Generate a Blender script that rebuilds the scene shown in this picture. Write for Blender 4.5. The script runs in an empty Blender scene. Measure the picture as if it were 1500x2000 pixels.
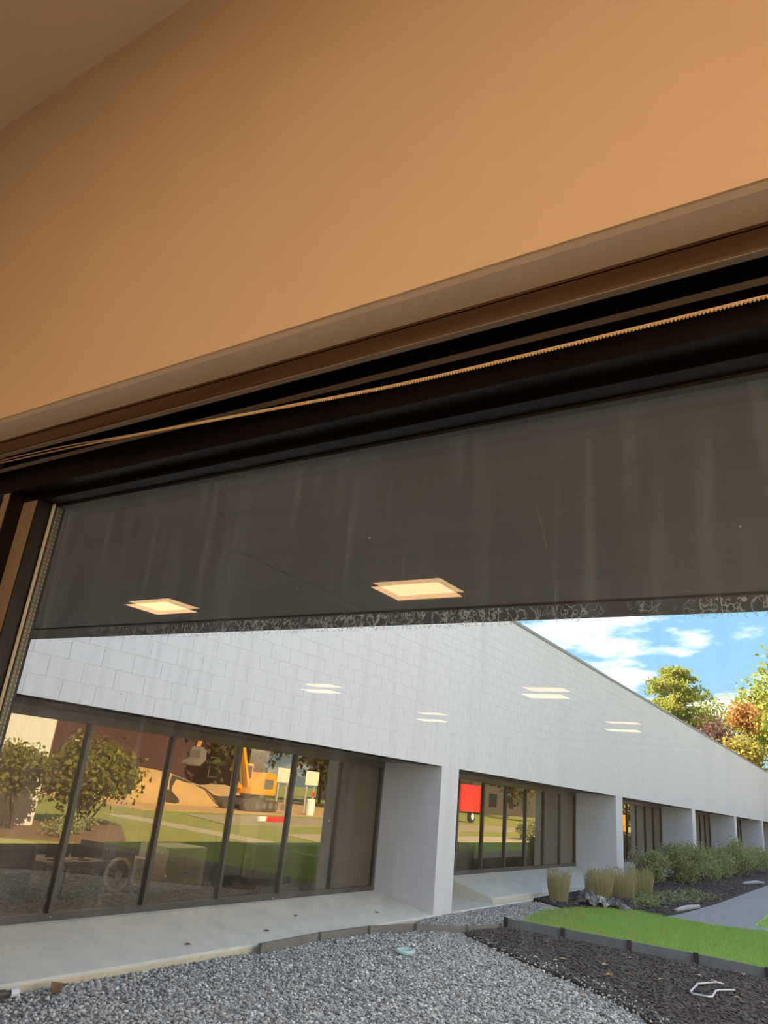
import bpy, math, random
import numpy as np
from mathutils import Matrix, Vector
random.seed(7)
rng = np.random.default_rng(11)
scn = bpy.context.scene
COL = scn.collection

# ------------------------------------------------------------------ camera
YAW, PITCH, ROLL, FPX = 0.593959, 0.361287, 0.100893, 1436.6
EYE = np.array([0.0, 0.0, 1.9])
_f = np.array([-math.sin(YAW), math.cos(YAW), 0]); _r = np.array([math.cos(YAW), math.sin(YAW), 0]); _u = np.array([0, 0, 1.0])
_f, _u = math.cos(PITCH)*_f + math.sin(PITCH)*_u, -math.sin(PITCH)*_f + math.cos(PITCH)*_u
_r, _u = math.cos(ROLL)*_r + math.sin(ROLL)*_u, -math.sin(ROLL)*_r + math.cos(ROLL)*_u
cd = bpy.data.cameras.new('camera'); cam = bpy.data.objects.new('camera', cd); COL.objects.link(cam)
cd.sensor_fit = 'VERTICAL'; cd.sensor_height = 24.0; cd.lens = FPX/2000*24.0
cd.clip_start = 0.02; cd.clip_end = 800
cam.matrix_world = Matrix(((_r[0], _u[0], -_f[0], EYE[0]), (_r[1], _u[1], -_f[1], EYE[1]), (_r[2], _u[2], -_f[2], EYE[2]), (0, 0, 0, 1)))
scn.camera = cam

# ------------------------------------------------------------------ colour management
vs = scn.view_settings
scn.display_settings.display_device = 'sRGB'
vs.view_transform = 'Standard'; vs.look = 'None'; vs.gamma = 1.0; vs.use_curve_mapping = False
vs.exposure = 0.0
scn.cycles.transparent_max_bounces = 16
scn.cycles.max_bounces = 6; scn.cycles.glossy_bounces = 4; scn.cycles.diffuse_bounces = 3; scn.cycles.transmission_bounces = 2
scn.cycles.caustics_reflective = False; scn.cycles.caustics_refractive = False

# ------------------------------------------------------------------ sky (blue with drifting cumulus everywhere)
SKY_STRENGTH = 1.0
w = bpy.data.worlds.new('sky'); scn.world = w; w.use_nodes = True
nt = w.node_tree; nt.nodes.clear()
def N(t, **k):
    n = nt.nodes.new(t)
    for a, b in k.items(): setattr(n, a, b)
    return n
wo = N('ShaderNodeOutputWorld'); bg = N('ShaderNodeBackground'); tc = N('ShaderNodeTexCoord')
sep = N('ShaderNodeSeparateXYZ'); nt.links.new(tc.outputs['Generated'], sep.inputs[0])
grad = N('ShaderNodeValToRGB')
e = grad.color_ramp.elements
e[0].position = 0.0; e[0].color = (0.72, 0.98, 1.25, 1)
e[1].position = 1.0; e[1].color = (0.26, 0.55, 1.08, 1)
m = grad.color_ramp.elements.new(0.20); m.color = (0.46, 0.93, 1.38, 1)
nt.links.new(sep.outputs[2], grad.inputs[0])
mx = N('ShaderNodeMath', operation='MAXIMUM'); nt.links.new(sep.outputs[2], mx.inputs[0]); mx.inputs[1].default_value = 0.0
ad = N('ShaderNodeMath', operation='ADD'); nt.links.new(mx.outputs[0], ad.inputs[0]); ad.inputs[1].default_value = 0.16
dv = N('ShaderNodeVectorMath', operation='DIVIDE'); cb = N('ShaderNodeCombineXYZ')
for i in range(3): nt.links.new(ad.outputs[0], cb.inputs[i])
nt.links.new(tc.outputs['Generated'], dv.inputs[0]); nt.links.new(cb.outputs[0], dv.inputs[1])
mp = N('ShaderNodeMapping'); mp.inputs['Location'].default_value = (3.1, 7.4, 1.3)
nt.links.new(dv.outputs[0], mp.inputs[0])
nz = N('ShaderNodeTexNoise'); nz.inputs['Scale'].default_value = 1.5; nz.inputs['Detail'].default_value = 7; nz.inputs['Roughness'].default_value = 0.58
nt.links.new(mp.outputs[0], nz.inputs['Vector'])
cr = N('ShaderNodeValToRGB'); cr.color_ramp.elements[0].position = 0.50; cr.color_ramp.elements[1].position = 0.60
nt.links.new(nz.outputs[0], cr.inputs[0])
mixc = N('ShaderNodeMix', data_type='RGBA'); nt.links.new(cr.outputs[0], mixc.inputs['Factor'])
nt.links.new(grad.outputs[0], mixc.inputs['A']); mixc.inputs['B'].default_value = (2.3, 2.3, 2.35, 1)
nt.links.new(mixc.outputs['Result'], bg.inputs[0]); bg.inputs[1].default_value = SKY_STRENGTH
nt.links.new(bg.outputs[0], wo.inputs[0])

# ------------------------------------------------------------------ sun: behind the other wing, so the courtyard lies in its shade
sd = bpy.data.lights.new('sun', 'SUN'); sun = bpy.data.objects.new('sun', sd); COL.objects.link(sun)
sd.energy = 24.0; sd.color = (1.0, 0.93, 0.80); sd.angle = math.radians(0.55)
sun.rotation_euler = Vector((1.0, 0.5, -0.766)).to_track_quat('-Z', 'Y').to_euler()
sun.location = (-30, -10, 30)

# ------------------------------------------------------------------ material helpers
def mat(name, col, rough=0.6, metal=0.0, var=None, scale=8.0, bump=0.0, bscale=None, spec=0.5, island=None, coord='Object', stretch=None):
    m = bpy.data.materials.new(name); m.use_nodes = True; t = m.node_tree; b = t.nodes['Principled BSDF']
    b.inputs['Base Color'].default_value = (*col, 1); b.inputs['Roughness'].default_value = rough; b.inputs['Metallic'].default_value = metal
    b.inputs['Specular IOR Level'].default_value = spec
    tcn = t.nodes.new('ShaderNodeTexCoord'); src = tcn.outputs[coord]
    if stretch:
        mpn = t.nodes.new('ShaderNodeMapping'); mpn.inputs['Scale'].default_value = stretch; t.links.new(src, mpn.inputs[0]); src = mpn.outputs[0]
    if var is not None:
        n = t.nodes.new('ShaderNodeTexNoise'); n.inputs['Scale'].default_value = scale; n.inputs['Detail'].default_value = 3
        t.links.new(src, n.inputs['Vector'])
        r = t.nodes.new('ShaderNodeValToRGB'); r.color_ramp.elements[0].position = .32; r.color_ramp.elements[1].position = .68
        r.color_ramp.elements[0].color = (*col, 1); r.color_ramp.elements[1].color = (*var, 1)
        t.links.new(n.outputs[0], r.inputs[0]); t.links.new(r.outputs[0], b.inputs['Base Color'])
    if island:
        g = t.nodes.new('ShaderNodeNewGeometry'); r = t.nodes.new('ShaderNodeValToRGB'); r.color_ramp.interpolation = 'LINEAR'
        els = r.color_ramp.elements
        while len(els) < len(island): els.new(0.5)
        for i, c in enumerate(island):
            els[i].position = i/(len(island)-1); els[i].color = (*c, 1)
        t.links.new(g.outputs['Random Per Island'], r.inputs[0]); t.links.new(r.outputs[0], b.inputs['Base Color'])
    if bump:
        n2 = t.nodes.new('ShaderNodeTexNoise'); n2.inputs['Scale'].default_value = bscale or scale*4; n2.inputs['Detail'].default_value = 2
        t.links.new(src, n2.inputs['Vector'])
        bp = t.nodes.new('ShaderNodeBump'); bp.inputs['Strength'].default_value = bump; bp.inputs['Distance'].default_value = 0.02
        t.links.new(n2.outputs[0], bp.inputs['Height']); t.links.new(bp.outputs[0], b.inputs['Normal'])
    return m
def leafmat(name, cols, trans=0.35):
    m = mat(name, cols[0], 0.7, island=cols, spec=0.2)
    t = m.node_tree; b = t.nodes['Principled BSDF']; o = t.nodes['Material Output']
    tr = t.nodes.new('ShaderNodeBsdfTranslucent'); mxs = t.nodes.new('ShaderNodeMixShader'); mxs.inputs[0].default_value = trans
    src = b.inputs['Base Color'].links[0].from_socket
    t.links.new(src, tr.inputs[0]); t.links.new(b.outputs[0], mxs.inputs[1]); t.links.new(tr.outputs[0], mxs.inputs[2]); t.links.new(mxs.outputs[0], o.inputs[0])
    return m
def glassmat(name, f0, tint_t, tint_r, dirt=False):
    m = bpy.data.materials.new(name); m.use_nodes = True; t = m.node_tree; t.nodes.clear()
    o = t.nodes.new('ShaderNodeOutputMaterial'); tr = t.nodes.new('ShaderNodeBsdfTransparent'); gl = t.nodes.new('ShaderNodeBsdfGlossy')
    tr.inputs[0].default_value = (*tint_t, 1); gl.inputs[0].default_value = (*tint_r, 1); gl.inputs['Roughness'].default_value = 0.0
    lw = t.nodes.new('ShaderNodeLayerWeight'); lw.inputs[0].default_value = 0.5
    pw = t.nodes.new('ShaderNodeMath'); pw.operation = 'POWER'; pw.inputs[1].default_value = 5.0; t.links.new(lw.outputs['Facing'], pw.inputs[0])
    ma = t.nodes.new('ShaderNodeMath'); ma.operation = 'MULTIPLY_ADD'; ma.inputs[1].default_value = 1-f0; ma.inputs[2].default_value = f0; t.links.new(pw.outputs[0], ma.inputs[0])
    mxs = t.nodes.new('ShaderNodeMixShader'); t.links.new(ma.outputs[0], mxs.inputs[0]); t.links.new(tr.outputs[0], mxs.inputs[1]); t.links.new(gl.outputs[0], mxs.inputs[2])
    out = mxs.outputs[0]
    if dirt:   # dried rain spots, wiping streaks and specks on the outer face
        tcn = t.nodes.new('ShaderNodeTexCoord')
        def noise(sc, stretch, lo, hi, detail=1):
            mpn = t.nodes.new('ShaderNodeMapping'); mpn.inputs['Scale'].default_value = stretch; t.links.new(tcn.outputs['Object'], mpn.inputs[0])
            n = t.nodes.new('ShaderNodeTexNoise'); n.inputs['Scale'].default_value = sc; n.inputs['Detail'].default_value = detail; t.links.new(mpn.outputs[0], n.inputs['Vector'])
            r = t.nodes.new('ShaderNodeMapRange'); r.inputs['From Min'].default_value = lo; r.inputs['From Max'].default_value = hi; t.links.new(n.outputs[0], r.inputs[0])
            return r.outputs[0]
        def mul(a, b):
            q = t.nodes.new('ShaderNodeMath'); q.operation = 'MULTIPLY'
            for i, s in enumerate((a, b)):
                if isinstance(s, float): q.inputs[i].default_value = s
                else: t.links.new(s, q.inputs[i])
            return q.outputs[0]
        def add(a, b):
            q = t.nodes.new('ShaderNodeMath'); q.operation = 'ADD'; t.links.new(a, q.inputs[0]); t.links.new(b, q.inputs[1]); return q.outputs[0]
        vo = t.nodes.new('ShaderNodeTexVoronoi'); vo.inputs['Scale'].default_value = 26; t.links.new(tcn.outputs['Object'], vo.inputs['Vector'])
        sp = t.nodes.new('ShaderNodeMath'); sp.operation = 'LESS_THAN'; sp.inputs[1].default_value = 0.035; t.links.new(vo.outputs['Distance'], sp.inputs[0])
        sparse = noise(9, (1, 1, 1), .56, .60)
        specks = mul(mul(sp.outputs[0], sparse), 0.5)
        streak = mul(noise(60, (1, 1, .06), .5, .75), 0.05)
        haze = mul(noise(3.5, (1, 1, .8), .40, .75), 0.028)
        sx = t.nodes.new('ShaderNodeSeparateXYZ'); t.links.new(tcn.outputs['Object'], sx.inputs[0])
        def band(z, wd):
            q = t.nodes.new('ShaderNodeMath'); q.operation = 'COMPARE'; q.inputs[1].default_value = z; q.inputs[2].default_value = wd; t.links.new(sx.outputs[2], q.inputs[0]); return q.outputs[0]
        
        xr_ = t.nodes.new('ShaderNodeMapRange'); xr_.inputs['From Min'].default_value = -1.25; xr_.inputs['From Max'].default_value = -.55; xr_.inputs['To Min'].default_value = .06; xr_.inputs['To Max'].default_value = .42; t.links.new(sx.outputs[0], xr_.inputs[0]); mulx = xr_.outputs[0]
        ln = t.nodes.new('ShaderNodeMath'); ln.operation = 'COMPARE'; ln.inputs[1].default_value = .5; ln.inputs[2].default_value = .022
        mpl = t.nodes.new('ShaderNodeMapping'); mpl.inputs['Scale'].default_value = (1, 1, .7); t.links.new(tcn.outputs['Object'], mpl.inputs[0])
        nl_ = t.nodes.new('ShaderNodeTexNoise'); nl_.inputs['Scale'].default_value = 95; nl_.inputs['Detail'].default_value = 2; t.links.new(mpl.outputs[0], nl_.inputs['Vector']); t.links.new(nl_.outputs[0], ln.inputs[0])
        drip = mul(mul(mul(band(2.113, .011), ln.outputs[0]), noise(14, (1, 1, .3), .30, .48)), mulx)

        fac = add(add(specks, streak), add(haze, drip))
        df = t.nodes.new('ShaderNodeBsdfDiffuse'); df.inputs[0].default_value = (.6, .68, .8, 1)
        tl = t.nodes.new('ShaderNodeBsdfTranslucent'); tl.inputs[0].default_value = (.75, .77, .8, 1)
        dm = t.nodes.new('ShaderNodeMixShader'); dm.inputs[0].default_value = 0.9; t.links.new(df.outputs[0], dm.inputs[1]); t.links.new(tl.outputs[0], dm.inputs[2])
        m2 = t.nodes.new('ShaderNodeMixShader'); t.links.new(fac, m2.inputs[0]); t.links.new(out, m2.inputs[1]); t.links.new(dm.outputs[0], m2.inputs[2]); out = m2.outputs[0]
    t.links.new(out, o.inputs[0])
    return m
def emit(name, col, s):
    m = bpy.data.materials.new(name); m.use_nodes = True; t = m.node_tree; t.nodes.clear()
    o = t.nodes.new('ShaderNodeOutputMaterial'); em = t.nodes.new('ShaderNodeEmission'); em.inputs[0].default_value = (*col, 1); em.inputs[1].default_value = s
    t.links.new(em.outputs[0], o.inputs[0]); return m

LAMP_COL = (1.0, 0.58, 0.27); LAMP_STRENGTH = 14.0
M = dict(
 wall=mat('tan_paint', (.80, .70, .58), .75, var=(.77, .675, .56), scale=3, bump=.03, bscale=220),
 ceil=mat('ceiling_paint', (.80, .80, .80), .85, var=(.77, .77, .77), scale=4, bump=.06, bscale=160),
 reveal=mat('plaster_return', (.88, .86, .82), .8, bump=.03, bscale=150),
 carpet=mat('grey_carpet', (.40, .38, .35), .95, var=(.34, .32, .30), scale=60),
 blackframe=mat('black_anodised', (.006, .005, .006), .35, var=(.009, .008, .009), scale=20, spec=.25),
 framestrip=mat('bronze_mullion_face', (.30, .26, .22), .5, var=(.26, .225, .19), scale=20),  # grey-bronze face strips, paler than the black mullion body
 bronze=mat('bronze_metal', (.30, .21, .15), .24, .9, var=(.14, .105, .085), scale=30, stretch=(.05, 1, 1)),
 railgrey=mat('grey_rail_lip', (.30, .29, .28), .6, .1),
 cord=mat('cream_cord', (.80, .70, .55), .6),
 bead=mat('cream_beads', (.82, .66, .45), .35),
 steel=mat('bright_steel', (.7, .7, .7), .25, .9),
 sealant=leafmat('white_sealant', [(.97, .97, .95), (.95, .95, .93)], .75),
 spacer=mat('spacer_metal', (.10, .10, .095), .4, .3),
 spacerdot=mat('spacer_dots', (.34, .33, .30), .4, .3),
 soffit=mat('soffit_panel', (.215, .215, .23), .7, var=(.19, .19, .205), scale=5, stretch=(.2, 2, 1)),
 soffitedge=mat('soffit_edge_trim', (.085, .08, .09), .6, var=(.06, .058, .065), scale=30),
 white=mat('white_painted_block', (.745, .725, .77), .7, var=(.715, .695, .74), scale=6, bump=.05, bscale=90),
 white2=mat('white_painted_render', (.745, .725, .77), .65, var=(.695, .675, .72), scale=2.2, bump=.04, bscale=60, stretch=(1, 1, .35)),
 coping=mat('grey_coping', (.28, .28, .30), .5, .3),
 wingframe=mat('bronze_window_frame', (.085, .075, .07), .45, .35),
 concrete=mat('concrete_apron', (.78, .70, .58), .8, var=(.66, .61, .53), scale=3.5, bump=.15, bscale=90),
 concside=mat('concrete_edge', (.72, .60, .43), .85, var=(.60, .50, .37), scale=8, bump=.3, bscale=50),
 timber=mat('weathered_timber', (.25, .22, .19), .85, var=(.17, .15, .135), scale=14, bump=.3, bscale=60, stretch=(1, 1, 4)),
 edging=mat('black_plastic_edging', (.21, .225, .25), .5, var=(.17, .185, .21), scale=10),
 gravelbase=mat('gravel_bed', (.27, .265, .26), .95, var=(.13, .13, .135), scale=40, bump=.8, bscale=60),
 stone=mat('crushed_stone', (.3, .3, .3), .8, island=[(.12, .12, .125), (.32, .318, .315), (.47, .46, .445), (.22, .222, .228), (.60, .58, .55), (.47, .41, .34), (.95, .93, .89)]),
 mulchbase=mat('mulch_soil', (.045, .038, .040), .95, var=(.028, .024, .026), scale=25, bump=.8, bscale=50),
 chip=mat('bark_chip', (.05, .04, .04), .9, island=[(.045, .038, .042), (.085, .072, .076), (.06, .05, .054), (.13, .105, .10), (.085, .075, .08)]),
 soilpath=mat('crusher_path', (.40, .39, .385), .95, var=(.22, .22, .225), scale=26, bump=.6, bscale=120),
 lawnbase=mat('lawn_soil', (.27, .41, .10), .95, var=(.40, .53, .15), scale=2),
 blade=leafmat('grass_blade', [(.28, .43, .12), (.38, .53, .15), (.47, .60, .18), (.32, .47, .13)], .3),
 field=mat('mown_field', (.32, .32, .07), .95, var=(.25, .27, .055), scale=1.2, bump=.3, bscale=30),
 pathtan=mat('concrete_walk', (.52, .42, .29), .9, var=(.46, .37, .26), scale=3),
 street=mat('tan_roadway', (.42, .33, .22), .9, var=(.36, .28, .19), scale=1.5),
 dirt=mat('excavated_sand', (.62, .36, .14), .95, var=(.52, .30, .12), scale=2, bump=.6, bscale=6),
 brownbed=mat('brown_bark_bed', (.26, .14, .07), .95, var=(.17, .09, .05), scale=8, bump=.5, bscale=30),
 trunk=mat('bark', (.11, .085, .065), .9, var=(.07, .055, .045), scale=12, bump=.4, bscale=40),
 yellow=mat('excavator_yellow', (.80, .36, .02), .45, var=(.74, .33, .02), scale=3),
 track=mat('excavator_track', (.06, .055, .05), .8, var=(.10, .085, .06), scale=10),
 darkglass=mat('dark_cab_glass', (.02, .025, .03), .1),
 metal=mat('worn_steel', (.33, .29, .25), .5, .6),
 maroon=mat('maroon_siding', (.085, .028, .030), .8, var=(.06, .022, .024), scale=3),
 roofdark=mat('dark_shingle', (.07, .055, .05), .9),
 brick=mat('orange_brick', (.44, .19, .10), .85, var=(.38, .16, .09), scale=10),
 cream=mat('cream_sunlit_render', (.80, .76, .68), .8, var=(.76, .72, .64), scale=3),
 sign=mat('cream_sign_board', (.80, .76, .62), .6),
 red=mat('red_vehicle_paint', (.70, .03, .02), .35),
 orange=mat('orange_marker', (1.0, .33, .0), .5),
 tyre=mat('tyre_rubber', (.03, .03, .03), .8),
 hub=mat('white_hub', (.8, .8, .8), .4),
 glasswin=glassmat('window_glass', .030, (.965, .97, .965), (1, 1, 1)),
 glassout=glassmat('window_glass_outer', .030, (.965, .97, .965), (1, 1, 1), True),
 glasswing=glassmat('bronze_reflective_glass', .19, (.77, .73, .68), (1.0, .87, .63)),
 officewall=mat('office_wall', (.20, .185, .165), .85, var=(.17, .16, .145), scale=2),
 officefloor=mat('office_carpet', (.11, .10, .105), .95),
 cabwhite=mat('cabinet_laminate', (.74, .70, .60), .6),
 cabgrey=mat('grey_laminate', (.36, .35, .33), .6),
 dark=mat('dark_panel', (.03, .03, .035), .5),
 blind=mat('brown_vertical_blind', (.075, .062, .066), .7),
 blindtan=mat('beige_vertical_blind', (.22, .19, .15), .7),
 ring=mat('pale_green_ring', (.50, .66, .62), .5),
 bottle=mat('white_bottle_cap', (.75, .76, .85), .4),
 leafbrown=mat('dry_brown_leaf', (.24, .11, .06), .8, var=(.18, .08, .05), scale=30),
 leaftan=mat('dry_tan_leaf', (.58, .42, .28), .8, var=(.50, .32, .20), scale=30),
 wire=mat('grey_bent_wire', (.55, .55, .56), .5, .3),
 plasticblack=mat('torn_black_sheeting', (.035, .03, .035), .45, var=(.30, .28, .28), scale=9),
 plasticwhite=mat('torn_white_sheeting', (.62, .62, .64), .5, var=(.25, .2, .2), scale=12),
 stick=mat('bleached_stick', (.50, .48, .45), .8, var=(.40, .38, .36), scale=10),
 straw=leafmat('straw_grass', [(.44, .36, .19), (.54, .45, .25), (.36, .32, .15), (.46, .41, .19)], .35),
 shrub=leafmat('shrub_leaf', [(.24, .27, .13), (.34, .36, .17), (.42, .42, .21), (.27, .31, .14)], .3),
 weed=leafmat('pale_weed_leaf', [(.24, .28, .12), (.34, .36, .18), (.20, .24, .09)], .3),
 bush=leafmat('olive_bush_leaf', [(.18, .17, .03), (.30, .26, .05), (.24, .22, .05), (.12, .13, .03)], .35),
 pine=leafmat('sunlit_pine_needle', [(.22, .25, .035), (.38, .37, .06), (.30, .30, .045), (.44, .38, .065)], .45),
 greenleaf=leafmat('yellow_green_leaf', [(.20, .25, .035), (.34, .36, .06), (.28, .29, .045), (.42, .36, .06)], .45),
 orangeleaf=leafmat('orange_leaf', [(.48, .19, .05), (.53, .26, .075), (.42, .16, .05), (.48, .32, .08)], .45),
 plumleaf=leafmat('plum_leaf', [(.16, .06, .06), (.24, .11, .09), (.12, .05, .05)], .4),
 darkleaf=leafmat('dark_olive_leaf', [(.05, .06, .02), (.09, .10, .03), (.14, .13, .03), (.07, .07, .02)], .3),
 goldleaf=leafmat('gold_leaf', [(.34, .24, .035), (.44, .32, .05), (.26, .21, .035)], .4),
 lamp=emit('warm_lamp_diffuser', LAMP_COL, LAMP_STRENGTH),
 lampfill=emit('fill_lamp_diffuser', (1.0, .86, .66), 16.0),
 lampframe=mat('lamp_frame', (.70, .62, .5), .5),
)

# ------------------------------------------------------------------ mesh helpers
class MB:
    def __init__(s): s.v = []; s.f = []
    def add(s, vs_, fs):
        o = len(s.v); s.v += [tuple(map(float, q)) for q in vs_]; s.f += [tuple(i+o for i in q) for q in fs]; return s
    def box(s, x0, x1, y0, y1, z0, z1):
        return s.add([(x0, y0, z0), (x1, y0, z0), (x1, y1, z0), (x0, y1, z0), (x0, y0, z1), (x1, y0, z1), (x1, y1, z1), (x0, y1, z1)],
                     [(0, 3, 2, 1), (4, 5, 6, 7), (0, 1, 5, 4), (1, 2, 6, 5), (2, 3, 7, 6), (3, 0, 4, 7)])
    def prism(s, poly, z0, z1):
        n = len(poly)
        if sum(poly[i][0]*poly[(i+1) % n][1]-poly[(i+1) % n][0]*poly[i][1] for i in range(n)) < 0: poly = poly[::-1]
        return s.add([(x, y, z0) for x, y in poly]+[(x, y, z1) for x, y in poly],
                     [tuple(range(n-1, -1, -1)), tuple(range(n, 2*n))]+[(i, (i+1) % n, n+(i+1) % n, n+i) for i in range(n)])
    def extrude(s, prof, axis, a, b):   # profile in the two other axes, extruded along axis from a to b
        n = len(prof)
        def P(p, t):
            return (t, p[0], p[1]) if axis == 'x' else (p[0], t, p[1]) if axis == 'y' else (p[0], p[1], t)
        return s.add([P(p, a) for p in prof]+[P(p, b) for p in prof], [tuple(range(n-1, -1, -1)), tuple(range(n, 2*n))]+[(i, (i+1) % n, n+(i+1) % n, n+i) for i in range(n)])
    def tube(s, path, rad, n=6):
        path = [Vector(p) for p in path]; rad = rad if isinstance(rad, (list, tuple)) else [rad]*len(path)
        rings = []
        for i, p in enumerate(path):
            d = (path[min(i+1, len(path)-1)]-path[max(i-1, 0)]).normalized()
            a = d.cross(Vector((0, 0, 1)) if abs(d.z) < .9 else Vector((1, 0, 0))).normalized(); b = d.cross(a)
            rings.append([p+rad[i]*(math.cos(2*math.pi*k/n)*a+math.sin(2*math.pi*k/n)*b) for k in range(n)])
        vs_ = [q for r in rings for q in r]; fs = [tuple(range(n)), tuple(range((len(path)-1)*n+n-1, (len(path)-1)*n-1, -1))]
        for i in range(len(path)-1):
            for k in range(n): fs.append((i*n+k, (i+1)*n+k, (i+1)*n+(k+1) % n, i*n+(k+1) % n))
        return s.add(vs_, fs)
    def cyl(s, c, axis, r, h, n=16):
        c = Vector(c); ax = {'x': Vector((1, 0, 0)), 'y': Vector((0, 1, 0)), 'z': Vector((0, 0, 1))}[axis]
        return s.tube([c-ax*h/2, c+ax*h/2], r, n)
    def mesh(s, name):
        me = bpy.data.meshes.new(name); me.from_pydata(s.v, [], s.f); me.update(); return me
    def build(s, name, m, parent=None, smooth=False, bevel=0):
        me = s.mesh(name); o = obj(name, me, m, parent)
        import bmesh
        bm = bmesh.new(); bm.from_mesh(me); bmesh.ops.recalc_face_normals(bm, faces=bm.faces); bm.to_mesh(me); bm.free()
        if bevel:
            b = o.modifiers.new('bevel', 'BEVEL'); b.width = bevel; b.segments = 2; b.limit_method = 'ANGLE'
        if smooth: me.shade_smooth()
        return o
def obj(name, me, m=None, parent=None):
    o = bpy.data.objects.new(name, me); COL.objects.link(o)
    if m is not None and not me.materials: me.materials.append(M[m] if isinstance(m, str) else m)
    if parent is not None: o.parent = parent
    return o
def mesh_np(name, V, F, m):
    me = bpy.data.meshes.new(name); V = np.asarray(V, np.float32); F = np.asarray(F, np.int32); k = F.shape[1]
    me.vertices.add(len(V)); me.vertices.foreach_set('co', V.ravel()); me.loops.add(F.size); me.loops.foreach_set('vertex_index', F.ravel())
    me.polygons.add(len(F)); me.polygons.foreach_set('loop_start', np.arange(0, F.size, k, dtype=np.int32)); me.polygons.foreach_set('loop_total', np.full(len(F), k, np.int32))
    me.update(calc_edges=True); me.materials.append(M[m]); return me
def tag(o, label=None, cat=None, group=None, kind=None):
    if label: o['label'] = label
    if cat: o['category'] = cat
    if group: o['group'] = group
    if kind: o['kind'] = kind
    return o
def empty(name, loc, label=None, cat=None, group=None, kind=None):
    o = bpy.data.objects.new(name, None); COL.objects.link(o); o.location = loc; o.empty_display_size = .1
    return tag(o, label, cat, group, kind)
def attach(o, p):   # parent while keeping world coordinates (p only has a location)
    o.parent = p; o.matrix_parent_inverse = Matrix.Translation(p.location).inverted(); return o
def part(mb, name, m, p, **k):
    o = mb.build(name, m, None, **k); return attach(o, p) if p.type == 'EMPTY' else sub(o, p)
def sub(o, p): o.parent = p; return o      # p is a mesh at the origin: its own world = local (+ its parent's offset is undone by attach)
def inpoly(P, poly):
    x, y = P[:, 0], P[:, 1]; c = np.zeros(len(P), bool); n = len(poly); j = n-1
    for i in range(n):
        xi, yi = poly[i]; xj, yj = poly[j]
        c ^= ((yi > y) != (yj > y)) & (x < (xj-xi)*(y-yi)/(yj-yi+1e-12)+xi); j = i
    return c
def scatter(poly, dens):
    p = np.array(poly); lo, hi = p.min(0), p.max(0); n = int((hi-lo).prod()*dens)
    P = rng.uniform(lo, hi, (n, 2)); return P[inpoly(P, poly)]

# =================================================================== 1. THE ROOM
RX0, RX1, RY0, WIN = -11.0, 4.7, -16.5, .62       # inner faces
FLOOR, CEIL, HEAD = .25, 3.43, 2.474
OX0, OX1 = -2.92, 1.64                            # window opening
tag(MB().box(RX0-.2, RX1+.2, RY0-.2, .90, FLOOR-.25, FLOOR).build('floor', 'carpet'), 'pale grey carpeted office floor', 'floor', kind='structure')
tag(MB().box(RX0-.2, RX1+.2, RY0-.2, .94, CEIL, CEIL+.2).build('ceiling', 'ceil'), 'flat tan ceiling above the window wall', 'ceiling', kind='structure')
wf = MB().box(RX0-.2, RX1+.2, WIN, .94, HEAD, CEIL)
tag(wf.build('wall_front', 'wall'), 'orange-tan painted wall above the dark framed window', 'wall', kind='structure')
tag(MB().box(RX0-.2, OX0, WIN, .94, FLOOR, HEAD).build('wall_front_side', 'wall'), 'tan wall beside the window, out to the corner', 'wall', kind='structure')
tag(MB().box(OX1, RX1+.2, WIN, .94, FLOOR, HEAD).build('wall_front_end', 'wall'), 'tan wall at the other end of the window', 'wall', kind='structure')
tag(MB().box(OX0, OX1, WIN, .94, FLOOR, .42).build('wall_under_window', 'wall'), 'low tan wall below the window', 'wall', kind='structure')
tag(MB().box(RX0-.2, RX0, RY0-.2, WIN, FLOOR, CEIL).build('wall_left', 'wall'), 'tan side wall of the office', 'wall', kind='structure')
tag(MB().box(RX1, RX1+.2, RY0-.2, WIN, FLOOR, CEIL).build('wall_right', 'wall'), 'tan side wall of the office at the far end', 'wall', kind='structure')
tag(MB().box(RX0, RX1, RY0-.2, RY0, FLOOR, CEIL).build('wall_back', 'wall'), 'tan rear wall of the office', 'wall', kind='structure')
# plaster return under the wall, with a rounded arris
tag(MB().extrude([(WIN+.001, HEAD+.004), (WIN+.004, HEAD-.001), (WIN+.010, HEAD-.004), (.69, HEAD-.004), (.69, HEAD+.01), (WIN+.001, HEAD+.01)], 'x', OX0, OX1).build('trim_1', 'reveal'), 'grey plaster return along the lower edge of the tan wall', 'trim', kind='structure')

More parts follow.
